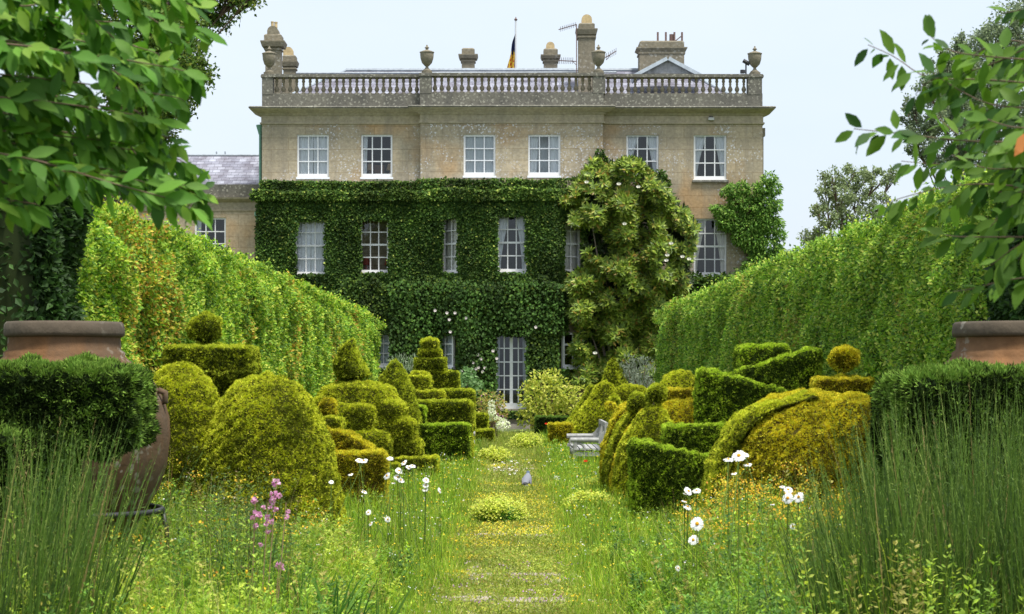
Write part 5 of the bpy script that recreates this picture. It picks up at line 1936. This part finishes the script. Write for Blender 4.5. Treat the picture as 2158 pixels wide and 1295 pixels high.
# ---------------------------------------------------------------- shrubs by the house
def shrub(name, label, Y, blobs, leaf, dens, cols, w, dep=.6, ratio=.5, mat=None, drop=.2, up=0, sr=1.0):
    xs = [b[0] for b in blobs]
    t = thing(name, label, 'shrub', (at(sum(xs) / len(xs), 0, Y)[0], Y, 0))
    st = MB()
    st.tube([(t.location[0], Y, 0), at(sum(xs) / len(xs), sum(b[1] for b in blobs) / len(blobs), Y)], [.06 * sr, .02 * sr], 6)
    for b_1 in blobs:
        st.tube([(t.location[0], Y, .05), at(b_1[0], b_1[1], Y)], [.035 * sr, .01 * sr], 5)
    m = MB()
    for px, py, r in blobs:
        rr = r * Y / FP
        n = int(dens * rr * rr)
        a = unit(rng.normal(size=(n, 3))) * rng.uniform(.5, 1, (n, 1)) ** .5
        P = at(px, py, Y + rng.uniform(-.2, .2)) + a * [rr, min(rr, dep), rr]
        P[:, 2] = np.abs(P[:, 2])
        D = unit(a * .8 + rng.normal(0, .5, a.shape) + [0, 0, up - drop])
        N = unit(rng.normal(0, .5, a.shape) + [0, -.6, .7])
        s = leaf * rng.uniform(.7, 1.25, n)
        inst(m, *T_LEAF, P, frames(D, N), s * ratio, s, pick(n, cols, w))
    st.build('stem', M_TWIG, t)
    m.build('foliage', mat or M_LEAF, t)
    return t


YS = [(.46, .48, .07), (.36, .42, .05), (.55, .54, .12), (.2, .28, .035)]
shrub('golden_shrub', 'rounded pale golden shrub right of the garden door', 61, [(1150, 830, 42), (1130, 860, 34), (1180, 830, 36), (1205, 845, 30), (1140, 805, 26), (1165, 800, 22), (1115, 880, 24), (1225, 835, 22), (1170, 870, 38), (1120, 830, 26), (1200, 870, 34)], .12, 1200, YS, [3, 3, 2, 1.5], .7)
shrub('olive_bush', 'feathery silver grey bush beside the pointed yew', 60, [(1345, 785, 30), (1320, 795, 26), (1368, 795, 26), (1340, 810, 34), (1300, 790, 20), (1360, 830, 34), (1325, 765, 14), (1362, 768, 16)], .13, 1300, [(.22, .26, .19), (.28, .32, .24), (.14, .17, .11)], None, .6, .18, up=.8)
shrub('silver_grass_bush', 'wispy silver grey bush behind the wedding cake yew', 60, [(850, 775, 26), (835, 785, 22), (868, 785, 20), (850, 800, 30), (870, 765, 14), (830, 765, 12)], .14, 1300, [(.24, .30, .18), (.30, .36, .24), (.14, .2, .1)], None, .5, .16, up=1.1)
shrub('rose_bush', 'reddish green rose bush with mauve blooms left of the garden door', 60, [(1035, 850, 26), (1050, 870, 22), (1020, 865, 24), (1030, 885, 26), (1012, 840, 16), (1048, 845, 18)], .10, 1500, [(.30, .30, .06), (.36, .24, .07), (.20, .24, .04), (.5, .48, .12), (.42, .2, .3)], [3, 2, 3, 1.5, .35], .5)
shrub('leafy_bush', 'pale grey green leafy bush under the left ground floor window', 62, [(985, 795, 20), (975, 810, 24), (995, 815, 20)], .14, 1000, [(.16, .28, .10), (.24, .38, .16), (.1, .2, .06)], None, .4, .7)
shrub('white_foxglove', 'pale cream foxglove spires beside the rose bush', 56, [(1037, 850, 5), (1037, 860, 6), (1038, 870, 7), (1036, 880, 6), (1050, 885, 7), (1062, 890, 6), (1068, 896, 7), (1058, 898, 9)], .06, 9000, [(.75, .76, .62), (.6, .68, .4)], None, .15, .7, sr=.2)


# ---------------------------------------------------------------- meadow
def field(n, X0, X1, Y0, Y1, side, wt=1.6):
    """points more dense near the camera; side = -1, 1 or 0 for both"""
    y = Y0 * (Y1 / Y0) ** (rng.random(n) ** wt * .999)
    x = rng.uniform(X0, X1, n)
    if side == 0: x *= rng.choice([-1, 1], n)
    else: x = x * side
    k = np.abs(x) < .272 * y + .4
    return np.stack([x, y, 0 * x], -1)[k]


def vis_scale(P): return np.clip(P[:, 1] / 20, .7, 3) ** .75


def topiary_clear(P):
    k = np.ones(len(P), bool)
    for (px0, px1, Ya, Yb) in ((330, 690, 26.6, 28.6), (650, 880, 33.2, 35.2), (888, 990, 38.3, 40), (1490, 1840, 26.5, 28.6), (1300, 1420, 29.4, 31.6)):
        q = P[:, 0] / P[:, 1] * FP + CX
        k &= ~((q > px0) & (q < px1) & (P[:, 1] > Ya) & (P[:, 1] < Yb))
    return k


def mheight(P):
    ax = np.abs(P[:, 0])
    near = np.clip((17.5 + 2.1 * np.clip((ax - 1.1) / .4, 0, 1) - P[:, 1]) / 2.6, 0, 1)
    e = np.clip((ax - .46) / .5, 0, 1) ** .8
    base = .07 + .27 * e
    h = base * (1 - near) + near * (.14 + .66 * np.clip((ax - .8) / .9, 0, 1))
    return h * (1 + .22 * nz(P, 1.3, 60) + .1 * nz(P, .4, 61))


GR = [(.22, .38, .035), (.32, .48, .045), (.42, .54, .06), (.11, .23, .025), (.52, .52, .13)]


def blades(name, label, P, H, wid, cols, w, lean=.25, cat='grass', mat=None):
    n = len(P)
    D = unit(np.array([0, 0, 1.0]) + rng.normal(0, lean, (n, 3)) * [1, 1, .2])
    N = unit(rng.normal(size=(n, 3)) * [1, 1, .1] + [0, -.5, 0])
    mb = MB()
    cols_ = pick(n, cols, w, .16)
    cols_ *= (1 + .18 * nz(P, 1.1, 63))[:, None]
    inst(mb, *T_BLADE, P, frames(D, N), wid, H, np.clip(cols_, .004, .8), Sz=H * .8)
    o = mb.build(name, mat or M_GRASS)
    tag(o, label, cat, kind='stuff')
    return o


P = field(125000, .45, 4.0, 10.5, 57, 0, 1.35)
P = P[topiary_clear(P)]
P = P[~((P[:, 1] < 14.5) & (np.abs(P[:, 0]) > .95) & (rng.random(len(P)) < .62))]
H = np.maximum(.05, mheight(P)) * rng.uniform(.35, 1.15, len(P))
blades('meadow_grass', 'long fine green meadow grass either side of the path', P, H, .007 * vis_scale(P), GR, [3, 4, 2.5, 2, .8])
# short grass and moss on the path
P = field(80000, 0, .85, 14.5, 62, 0, 1.1)
g_ = nz(P, 1.0, 70)
P = P[(g_ > -.7) | (rng.random(len(P)) < .4)]


def bare(P):
    """how open the paving is: a sandy stretch beyond the bird, worn patches near the camera"""
    b = np.exp(-((P[:, 1] - 39.5) / 5.0) ** 2) + .55 * np.exp(-((P[:, 1] - 17.0) / 1.6) ** 2) * (nz(P, .5, 95) > .1) + .6 * np.exp(-((P[:, 1] - 23.0) / .8) ** 2)
    return np.clip(b, 0, .92) * (np.abs(P[:, 0] + .1 * nz(P, 1.3, 96)) < .52)


P = P[rng.random(len(P)) > bare(P) * .9]
blades('path_grass', 'short mossy grass growing between the paving of the path', P, rng.uniform(.02, .09, len(P)) * (1 + 1.2 * np.clip(np.abs(P[:, 0]) - .35, 0, 1)) * np.clip(P[:, 1] / 25, .8, 2), .010 * vis_scale(P), [(.26, .34, .05), (.34, .40, .07), (.18, .28, .04), (.42, .42, .12)], None, .6)


def leaves_field(name, label, P, Z, s, cols, w, flat=.5, ratio=.6, mat=None, cat='plants', up=.3):
    n = len(P)
    Q = P.copy()
    Q[:, 2] = Z
    D = unit(rng.normal(0, .7, (n, 3)) + [0, 0, up])
    N = unit(rng.normal(0, flat, (n, 3)) + [0, -.35, .8])
    mb = MB()
    c = pick(n, cols, w, .16)
    c *= (1 + .2 * nz(Q, 1.0, 65))[:, None]
    inst(mb, *T_LEAF, Q, frames(D, N), s * ratio, s, np.clip(c, .004, .85))
    return tag(mb.build(name, mat or M_GRASS), label, cat, kind='stuff')


# thyme and stonecrop carpets
P = field(60000, 0, .8, 15, 60, 0, 1.0)
g_ = nz(P, 1.3, 72) + .5 * nz(P, .4, 73)
P1 = P[(g_ > -.55) & (rng.random(len(P)) > bare(P))]
leaves_field('thyme_mat', 'low creeping thyme covering much of the path', P1, rng.uniform(.01, .05, len(P1)), .026 * vis_scale(P1), [(.30, .36, .05), (.22, .30, .045), (.40, .42, .08), (.36, .28, .08)], [3, 3, 2, .7], .5, .8)
w_ = nz(P, 1.7, 74) - .15 + 1.3 * np.exp(-((P[:, 1] - 29) / 4.2) ** 2)
P2 = P[w_ > .55]
P2 = P2[rng.random(len(P2)) < .34]
leaves_field('yellow_stonecrop', 'yellow stonecrop flowers spread across the path', P2, rng.uniform(.03, .06, len(P2)), .020 * vis_scale(P2), [(.70, .58, .05), (.60, .58, .07), (.72, .46, .05)], [3, 3, .6], .5, .9, M_PETAL, 'flowers')
# leafy herbs among the grass
P = field(90000, .75, 4.2, 10.2, 50, 0, 1.25)
P = P[topiary_clear(P)]
pt = nz(P, 1.5, 76) + .35 * nz(P, .5, 77)
P = P[pt > -.35]
H = mheight(P)
leaves_field('meadow_herbs', 'mixed leafy herbs growing thickly in the meadow borders', P, H * rng.uniform(.05, .95, len(P)), .034 * vis_scale(P) * rng.uniform(.7, 1.3, len(P)), [(.19, .34, .04), (.29, .45, .05), (.10, .20, .03), (.45, .55, .06), (.44, .36, .08)], [4, 4, 3, 2, .35], .6, .45)


# leafy upright plants, leaves set round their own stalks
def stalk_plants(name, label, P, H, nl, s, cols, w, lean=.14, wid=.10):
    n = len(P)
    D = unit(np.array([0, 0, 1.0]) + rng.normal(0, lean, (n, 3)) * [1, 1, .1])
    mb = MB()
    ph = np.clip(.5 + .42 * nz(P, .9, 91) + rng.normal(0, .14, n), 0, .999)
    base = np.asarray(cols, float)[(ph * len(cols)).astype(int)] * np.exp(rng.normal(0, .16, (n, 1)))
    inst(mb, *T_BLADE, P, frames(D, np.tile([0, -1., 0], (n, 1))), .006, H, base * .8, Sz=H * .02)
    idx = np.repeat(np.arange(n), nl)
    u = rng.uniform(.1, 1.0, len(idx)) ** .8
    Q = P[idx] + D[idx] * (u * H[idx])[:, None]
    a = rng.uniform(0, 6.28, len(idx))
    R_ = np.stack([np.cos(a), np.sin(a), rng.uniform(.1, 1.0, len(idx))], -1)
    rad = wid * (1.1 - u) * H[idx] * rng.uniform(0, 1, len(idx))
    Q = Q + R_ * [1, 1, .4] * rad[:, None]
    sz = s * rng.uniform(.6, 1.3, len(idx)) * (1.25 - .6 * u)
    inst(mb, *T_LEAF, Q, frames(unit(R_), unit(np.array([0, -.3, 1.0]) + rng.normal(0, .4, Q.shape))), sz * .46, sz, np.clip(base[idx] * np.exp(rng.normal(0, .24, (len(idx), 1))), .004, .85))
    return tag(mb.build(name, M_GRASS), label, 'plants', kind='stuff')


P = field(5200, .95, 4.2, 10.0, 19.4, 0, .9)
P = P[nz(P, 1.1, 90) > -.5]
stalk_plants('leafy_meadow_plants', 'upright leafy green plants crowding the near meadow borders', P, np.maximum(.15, mheight(P)) * rng.uniform(.5, 1.12, len(P)), 44, .055, [(.08, .17, .035), (.12, .24, .04), (.20, .34, .04), (.30, .42, .05), (.34, .32, .08), (.42, .50, .07)], None)
P = field(1900, .8, 3.6, 10.0, 13.2, 0, 1.0)
stalk_plants('lime_meadow_plants', 'low lime green leafy plants along the bottom foreground', P, rng.uniform(.25, .62, len(P)) * np.clip((np.abs(P[:, 0]) - .55) * 1.4, .3, 1), 50, .05, [(.08, .17, .04), (.14, .27, .04), (.26, .40, .045), (.38, .50, .06)], None)

P = field(900, 1.5, 3.6, 12.5, 17.0, -1, .8)
P = P[nz(P, .9, 93) > -.1]
stalk_plants('dark_meadow_plants', 'darker green and brown seeding plants before the big left yew', P, mheight(P) * rng.uniform(.9, 1.35, len(P)), 46, .035, [(.05, .11, .03), (.09, .15, .03), (.14, .20, .04), (.22, .17, .06)], None, wid=.07)

# bare seed stalks: brown
P = field(1500, .8, 3.6, 10.5, 32, 0, 1.3)
P = P[topiary_clear(P)]
H = mheight(P) * rng.uniform(1.0, 1.35, len(P))
blades('seed_stalks', 'thin reddish brown seed stalks above the meadow grass', P, H, .005 * vis_scale(P), [(.32, .16, .08), (.26, .20, .08), (.40, .32, .16)], None, .12)


def sprig_field(name, label, P, Z, nper, spread, s, cols, w, stemcol=(.18, .28, .05), cat='flowers'):
    """flat-topped flower heads on stems"""
    mb = MB()
    n = len(P)
    top = P.copy()
    top[:, 2] = Z
    idx = np.repeat(np.arange(n), nper)
    Q = top[idx] + rng.normal(0, 1, (len(idx), 3)) * [spread, spread, spread * .35]
    D = unit(rng.normal(0, .7, Q.shape) + [0, 0, .3])
    N = unit(rng.normal(0, .4, Q.shape) + [0, -.5, .8])
    sz = s[idx] * rng.uniform(.7, 1.2, len(idx))
    inst(mb, *T_LEAF, Q, frames(D, N), sz * .8, sz, pick(len(idx), cols, w))
    st = unit(np.array([0, 0, 1.0]) + rng.normal(0, .06, (n, 3)) * [1, 1, 0])
    inst(mb, *T_BLADE, P + [0, 0, .02], frames(st, np.tile([0, -1., 0], (n, 1))), .006, Z * .98, np.tile(stemcol, (n, 1)), Sz=Z * 0 + .01)
    return tag(mb.build(name, M_PETAL), label, cat, kind='stuff')


YF = [(.70, .44, .03), (.66, .50, .04), (.58, .28, .04), (.34, .36, .05)]
P = field(760, .9, 3.0, 13.2, 17, 1, .7)
P = P[(nz(P, 1.1, 80) > -.1) & (P[:, 0] > 1.45)]
sprig_field('yellow_ragwort', 'orange yellow ragwort heads in the right foreground meadow', P, np.clip(mheight(P) * rng.uniform(.72, 1.10, len(P)), .2, 1.2), 15, .045, np.full(len(P), .020), YF, [3, 2, 1.2, 2])
P = field(150, 1.5, 3.4, 11.5, 18, -1, 1)
P = P[nz(P, 1.5, 82) > .1]
sprig_field('yellow_ragwort', 'orange yellow ragwort heads in the left foreground meadow', P, np.clip(mheight(P) * rng.uniform(.85, 1.2, len(P)), .2, 1.2), 12, .035, np.full(len(P), .02), YF, [3, 2, 1.2, 2])
P = field(420, .6, 3.0, 14, 46, 0, 1.2)
P = P[topiary_clear(P)]
sprig_field('small_white_flowers', 'tiny white flowers scattered through the meadow', P, mheight(P) * rng.uniform(.7, 1.05, len(P)), 2, .02, .020 * vis_scale(P), [(.8, .8, .76)], None)
P = field(600, .45, 1.6, 15, 48, 0, 1.2)
sprig_field('buttercups', 'small yellow buttercups along both path edges', P, np.clip(mheight(P), .04, .5) * rng.uniform(.6, 1.0, len(P)), 2, .02, .020 * vis_scale(P), [(.75, .58, .03), (.7, .5, .04)], None)
P = field(60, 0, .7, 15.6, 19, 0, 1)
sprig_field('purple_clover', 'tiny mauve flowers low on the nearest part of the path', P, rng.uniform(.03, .09, len(P)), 4, .02, np.full(len(P), .018), [(.42, .22, .42), (.55, .4, .5)], None)
# fallen petals
n = 70
P = np.stack([rng.normal(-.02, .28, n), rng.uniform(36, 45, n), np.full(n, .05)], -1)
mb = MB()
inst(mb, *T_LEAF, P, frames(rdir(n) * [1, 1, .1], np.tile([0, -.4, 1.], (n, 1))), .05, .06, np.tile([.85, .82, .80], (n, 1)))
tag(mb.build('fallen_petals', M_PETAL), 'pale fallen petals lying on the far part of the path', 'petals', kind='stuff')

# alchemilla mounds beside the path
ALC = [(1055, 1088, 52, 'lime green ladys mantle mound in the middle of the path'), (1240, 1072, 44, 'lime green ladys mantle mound at the right path edge'), (1045, 968, 30, 'lady mantle clump at the left path edge, level with the bench'),
       (1115, 940, 34, 'low yellow green clump beyond the fallen petals'), (1240, 1035, 30, 'yellow green clump below the golden folds'), (1290, 1180, 34, 'lime green frothy clump right of the near path')]
for px, py, r, lab in ALC:
    Y = 7790 / (py + r * .3 - 790)
    rr = r * Y / FP
    x = at(px, 0, Y)[0]
    t = thing('ladys_mantle', lab, 'plant', (x, Y, 0), 'ladys mantle clumps along the path')
    m = MB()
    n = 380
    a = unit(rng.normal(size=(n, 3))) * rng.uniform(.4, 1, (n, 1))
    a[:, 2] = np.abs(a[:, 2])
    P = np.array([x, Y, .02]) + a * [rr, rr * .8, rr * .55]
    D = unit(a + rng.normal(0, .4, a.shape))
    inst(m, *T_LEAF, P, frames(D, unit(rng.normal(0, .4, a.shape) + [0, -.3, 1])), .06, .065, pick(n, [(.08, .2, .03), (.13, .28, .04), (.2, .36, .05)]))
    m.build('leaves', M_GRASS, t)
    m = MB()
    n = 3000
    nb = 40
    bc = unit(rng.normal(size=(nb, 3)) + [0, 0, .5]) * [1, 1, .55] + [0, 0, .35]
    bc[:, 2] = np.abs(bc[:, 2]) + .12
    i = rng.integers(0, nb, n)
    P = np.array([x, Y, .02]) + bc[i] * [rr * 1.0, rr * .8, rr * .8] + rng.normal(0, rr * .14, (n, 3))
    P[:, 2] = np.maximum(P[:, 2], .02)
    inst(m, *T_LEAF, P, frames(rdir(n), np.tile([0, -.4, 1.], (n, 1))), .024 * (Y / 20) ** .5, .026 * (Y / 20) ** .5, pick(n, [(.56, .60, .08), (.42, .52, .07), (.58, .60, .13)]))
    m.build('blossom', M_GRASS, t)


# ---------------------------------------------------------------- daisies, one by one
def make_daisy():
    r = thing('ox_eye_daisy', 'daisy', 'daisy', (0, 0, 0), 'ox eye daisies')
    m = MB()
    n = 17
    a = np.linspace(0, 2 * math.pi, n, endpoint=False) + rng.normal(0, .05, n)
    D = np.stack([np.cos(a), np.sin(a), -.10 + rng.normal(0, .08, n)], -1)
    TP = ([(-.12, .0, 0), (.12, .0, 0), (.20, .5, .02), (-.20, .5, .02), (.13, .93, -.02), (-.13, .93, -.02), (.0, 1.0, -.03), (0.0, .45, .05)], [(0, 1, 2, 3), (3, 2, 4, 5)])
    inst(m, TP[0], TP[1], D * .007, frames(D, np.tile([0, 0, 1.], (n, 1))), .034, .034 * rng.uniform(.9, 1.05, n), np.tile([.86, .86, .86], (n, 1)))
    m.build('petals', M_PETAL, r, loc=(0, 0, 0))
    m = MB()
    V, F = se((0, 0, 0), (.011, .011, .006), 1, 1, 12, 8)
    m.add(V, [F], (.72, .38, .02))
    m.build('disc', M_PETAL, r, loc=(0, 0, 0.001), smooth=True)
    return r


def stem_mesh(h, bend, back):
    m = MB()
    t = np.linspace(0, 1, 7)
    m.tube(np.stack([bend * (1 - t) ** 2, back * (1 - t) ** 2, -h * (1 - t)], -1), .0028, 5, (.16, .28, .05))
    return m


d0 = make_daisy()
DR = [(1470, 1104, 15.5, 1.25, 'largest near daisy facing the camera, lower of the right meadow column'), (1462, 1138, 12, 1.05, 'daisy just below the largest one in the right meadow'), (1452, 1035, 11, .9, 'daisy at the left of the pair above the largest one'), (1469, 1034, 10, .5, 'right bloom of the flat pair above the largest daisy'),
      (1450, 1068, 11, .6, 'side on daisy halfway above the largest one'), (1443, 1056, 7, .3, 'small edge on daisy bud between the flat pair and largest bloom'),
      (1558, 960, 16, .8, 'big daisy in the centre of the cluster against the amber dome'), (1536, 968, 12, .3, 'edge on daisy at the left of the dome cluster'), (1577, 979, 10, .3, 'daisy at the lower right of the dome cluster'), (1571, 958, 10, .5, 'daisy at the upper right of the dome cluster'), (1548, 998, 7, .3, 'single flat daisy under the dome cluster'),
      (1661, 1050, 13, 1.25, 'round daisy at the lower left of the right trio'), (1684, 1048, 13, 1.0, 'daisy at the right of the right trio, tilted'), (1662, 1032, 11, .6, 'daisy at the top of the right trio'), (1650, 1026, 7, .35, 'thin edge on daisy above the trio'),
      (1672, 1110, 9, .9, 'lone tilted daisy below the right trio'), (1430, 1198, 7, 1.2, 'small lone daisy low in the right meadow'), (1629, 1063, 6, .2, 'tiny flat daisy left of the right trio'), (1445, 971 + 70, 5, .4, 'tiny daisy at the edge of the flat pair')]
DL = [(758, 970, 9, .5, 'left one of the two daisies before the stepped yew block'), (768, 971, 9, .5, 'right one of the two daisies before the stepped yew block'), (823, 966, 8, .5, 'topmost daisy by the spiral dome foot'), (852, 975, 8, .8, 'daisy on the upper right of the left cluster'), (862, 985, 7, .7, 'daisy right of the left cluster'), (870, 982, 8, .4, 'outermost right daisy of the left cluster'),
      (842, 992, 9, .8, 'daisy in the middle of the left cluster'), (839, 1006, 9, .7, 'daisy low in the left cluster'), (846, 1012, 9, .6, 'lowest daisy of the left cluster'), (816, 1003, 9, 1.0, 'round daisy at the left side of the left cluster'), (830, 1018, 5, .3, 'thin flat daisy under the left cluster'),
      (899, 1012, 8, .8, 'upper daisy of the pair near the path grass'), (898, 1023, 7, .8, 'middle daisy near the path grass'), (897, 1032, 7, .5, 'lower daisy near the path grass'), (928, 1034, 7, 1.2, 'round daisy closest to the path on the left'), (769, 1037, 7, .5, 'daisy under the stepped block'),
      (777, 1080, 7, 1.0, 'daisy with drooping petals in the left meadow middle'), (818, 1095, 7, 1.2, 'round daisy low in the left meadow'), (782, 1104, 6, .9, 'small daisy left of the low round one'), (699, 1016, 6, .7, 'small daisy in front of the big two lobed yew'), (740, 1000, 6, .4, 'flat small daisy beside the big yew edge'),
      (441, 1166, 9, 1.0, 'blurred white daisy in the left foreground herbs'), (205, 1032, 8, .7, 'white bloom in front of the dark left yew')]
first = True
for lst, sgn in ((DR, 1), (DL, -1)):
    for (px, py, rpx, tilt, lab) in lst:
        Y = .041 * FP / rpx if rpx > 9 else .041 * FP / 9 * 1.0
        Y = float(np.clip(Y, 10.6, 19 if sgn < 0 else 14.8))
        scl = rpx * Y / FP / .040
        o = d0 if first else copy_tree(d0)
        first = False
        p = at(px, py, Y)
        o.location = p
        o.rotation_euler = (tilt * 1.05, 0, rng.normal(0, .5))
        o.scale = (scl,) * 3
        o['label'] = lab
        # its own stem, curving to the ground
        h = p[2] / scl
        m = stem_mesh(0, 0, 0)
        Rm = o.rotation_euler.to_matrix()
        Ri = np.array(Rm.inverted())
        t_ = np.linspace(0, 1, 8)
        bend = rng.normal(0, .06)
        W_ = np.stack([bend * (1 - t_) ** 2, .05 + 0 * t_ - .05 * t_, -p[2] * (1 - t_)], -1)
        W_[-1] = 0
        Lc = (W_ @ Ri.T) / scl
        m = MB()
        m.tube(Lc, .0022 / scl * 1.3, 5, (.14, .22, .04))
        m.build('stem', M_GRASS, o, loc=(0, 0, 0))

# pink flower spike cluster
PK = [(583, 1018, 9), (578, 1042, 8), (539, 1056, 8), (577, 1050, 6), (575, 1058, 7), (589, 1045, 6), (538, 1080, 5), (541, 1085, 7), (547, 1086, 7), (565, 1092, 7), (582, 1075, 6), (540, 1109, 6), (562, 1105, 5), (566, 1120, 6), (573, 1100, 6), (550, 1148, 5), (589, 1193, 9), (596, 1200, 5), (556, 1070, 5), (570, 1070, 5), (604, 1090, 6), (608, 1078, 5), (533, 1092, 5)]
t = thing('pink_mallow', 'tall pink flowering plant with clustered rosy blooms in the left foreground', 'plant', (at(560, 0, 12.4)[0], 12.4, 0))
m = MB()
for a, b in (((583, 1018), (550, 1290)), ((539, 1056), (530, 1290)), ((566, 1060), (556, 1290)), ((604, 1060), (570, 1290)), ((589, 1193), (585, 1300))):
    A, B = at(*a, 12.4), at(*b, 12.4)
    B[2] = 0
    m.tube([A, (A + B) / 2 + [rng.normal(0, .015), 0, 0], B], [.003, .004, .006], 5, (.42, .30, .18))
m.build('stem', M_GRASS, t)
for px, py, r in PK:
    m = MB()
    c = at(px, py, 12.35 + rng.uniform(-.1, .1))
    R = r * 12.4 / FP * 1.1
    n = 16
    a = unit(rng.normal(size=(n, 3)))
    inst(m, *T_LEAF, c + a * R * .25, frames(a, rdir(n)), R * 1.1, R * .9, pick(n, [(.66, .34, .52), (.74, .48, .62), (.58, .26, .45)], None, .08))
    m.build('bloom', M_PETAL, t)
# poppies
pp = thing('poppy', 'single red poppy in the grass below the bench', 'poppy', at(1235, 973, 36) * [1, 1, 0], 'red poppies')
for q, (px, py, Y, lab) in enumerate([(1235, 973, 36, None), (1152, 894, 52, 'distant red poppy near the box hedge end')]):
    if q:
        pp = thing('poppy', lab, 'poppy', at(px, py, Y) * [1, 1, 0], 'red poppies')
    m = MB()
    c = at(px, py, Y)
    a = np.linspace(0, 6.28, 5, endpoint=False)
    D = np.stack([np.cos(a), np.sin(a) * .6 - .3, .4 + 0 * a], -1)
    inst(m, *T_LEAF, np.tile(c, (5, 1)), frames(D, np.tile([0, -1., .4], (5, 1))), .05, .045, np.tile([.75, .06, .02], (5, 1)))
    m.build('petals', M_PETAL, pp)
    m = MB()
    m.tube([c, (c[0], c[1], 0)], .004, 5, (.16, .28, .05))
    m.build('stem', M_GRASS, pp)


# ---------------------------------------------------------------- tall spiky plants in the near corners
def spiky(label, X, Y, n, hmax, spread, lean, cols, w, buds=True, rise=None):
    t = thing('tall_spiky_plant', label, 'plant', (X, Y, 0), 'tall spiky stems in the near corners')
    m = MB()
    bx_ = rng.uniform(-1, 1, n) * spread[0]
    by_ = rng.uniform(-1, 1, n) * spread[1]
    P = np.stack([X + bx_, Y + by_, 0 * bx_], -1)
    H = hmax * rng.uniform(.55, 1.02, n)
    if rise is not None: H = H * rise(P[:, 0])
    D = unit(np.stack([lean + rng.normal(0, .12, n) + bx_ * .1, rng.normal(0, .12, n), np.ones(n)], -1))
    N = unit(np.stack([rng.normal(0, .4, n) - lean, -np.ones(n), 0 * bx_], -1))
    c = pick(n, cols, w, .15)
    bd = rng.uniform(.05, .75, n) * rng.choice([1, 1, 1, -.5], n)
    inst(m, *T_BLADE, P, frames(D, N), .0085 * rng.uniform(.6, 1.4, n), H, c, Sz=H * bd)
    # needle-like leaves up the stem
    k = 34
    idx = np.repeat(np.arange(n), k)
    u = rng.uniform(.12, .98, len(idx))
    F_ = frames(D, N)
    loc_ = np.stack([0 * u, u, np.interp(u, [0, .45, .8, 1], [0, .06, .2, .34]) * bd[idx]], -1) * H[idx][:, None]
    Q = P[idx] + np.einsum('nij,nj->ni', F_[idx], loc_)
    DD = unit(D[idx] * 1.0 + rng.normal(0, .45, Q.shape))
    s = rng.uniform(.03, .055, len(idx)) * (1.15 - u * .6)
    inst(m, *T_LEAF, Q, frames(DD, rdir(len(idx))), s * .16, s, c[idx] * rng.uniform(.7, 1.25, (len(idx), 1)))
    m.build('stems', M_GRASS, t)
    return t


SG = [(.095, .165, .03), (.14, .225, .04), (.055, .105, .022), (.26, .33, .08), (.30, .24, .09)]
spiky('tall feathery green stems leaning right in the left bottom corner', -2.65, 10.6, 300, 1.75, (.28, .35), .20, SG, [3, 3, 2, .8, .3])
spiky('shorter feathery green stems behind the leaning ones at left', -2.95, 11.6, 300, 1.6, (.35, .3), .06, SG, [2, 3, 2, 1, .3])
rs = lambda x: np.clip(.42 + (x - 1.5) * .75, .35, .97)
spiky('dense green spiky stems filling the right bottom corner', 2.55, 10.9, 1050, 1.86, (.75, .35), -.10, SG, [3, 3, 3, .6, .2], rise=rs)
spiky('green spiky stems rising before the right yew block', 2.75, 12.1, 1000, 1.92, (.75, .2), -.06, SG, [3, 3, 2, 1, .2], rise=lambda x: np.clip(.42 + (x - 1.75) * .8, .35, 1.0))


# iris-like sword leaves
def iris(label, px, py, Y, n, h):
    x = at(px, 0, Y)[0]
    t = thing('iris_clump', label, 'plant', (x, Y, 0), 'clumps of sword shaped leaves')
    m = MB()
    P = np.stack([x + rng.normal(0, .05, n), Y + rng.normal(0, .05, n), 0 * np.arange(n)], -1)
    D = unit(np.stack([rng.normal(0, .38, n), rng.normal(0, .25, n), np.ones(n)], -1))
    inst(m, *T_BLADE, P, frames(D, unit(rng.normal(size=(n, 3)) * [1, 1, .1] + [0, -1, 0])), .028, h * rng.uniform(.6, 1.05, n), pick(n, [(.06, .15, .03), (.10, .22, .045), (.16, .30, .06)]), Sz=h * .8)
    m.build('leaves', M_GRASS, t)


iris('blue green iris clump at the lower left centre', 680, 0, 12.6, 46, .72)
iris('iris clump left of the near grass, partly hidden', 600, 0, 12.8, 30, .70)
iris('iris clump near the bottom edge under the pink flowers', 300, 0, 11.8, 34, .72)
iris('iris clump in the right foreground grass', 1640, 0, 12.2, 34, .62)
iris('slender iris clump at the bottom beside the left grass', 770, 0, 12.4, 14, .72)
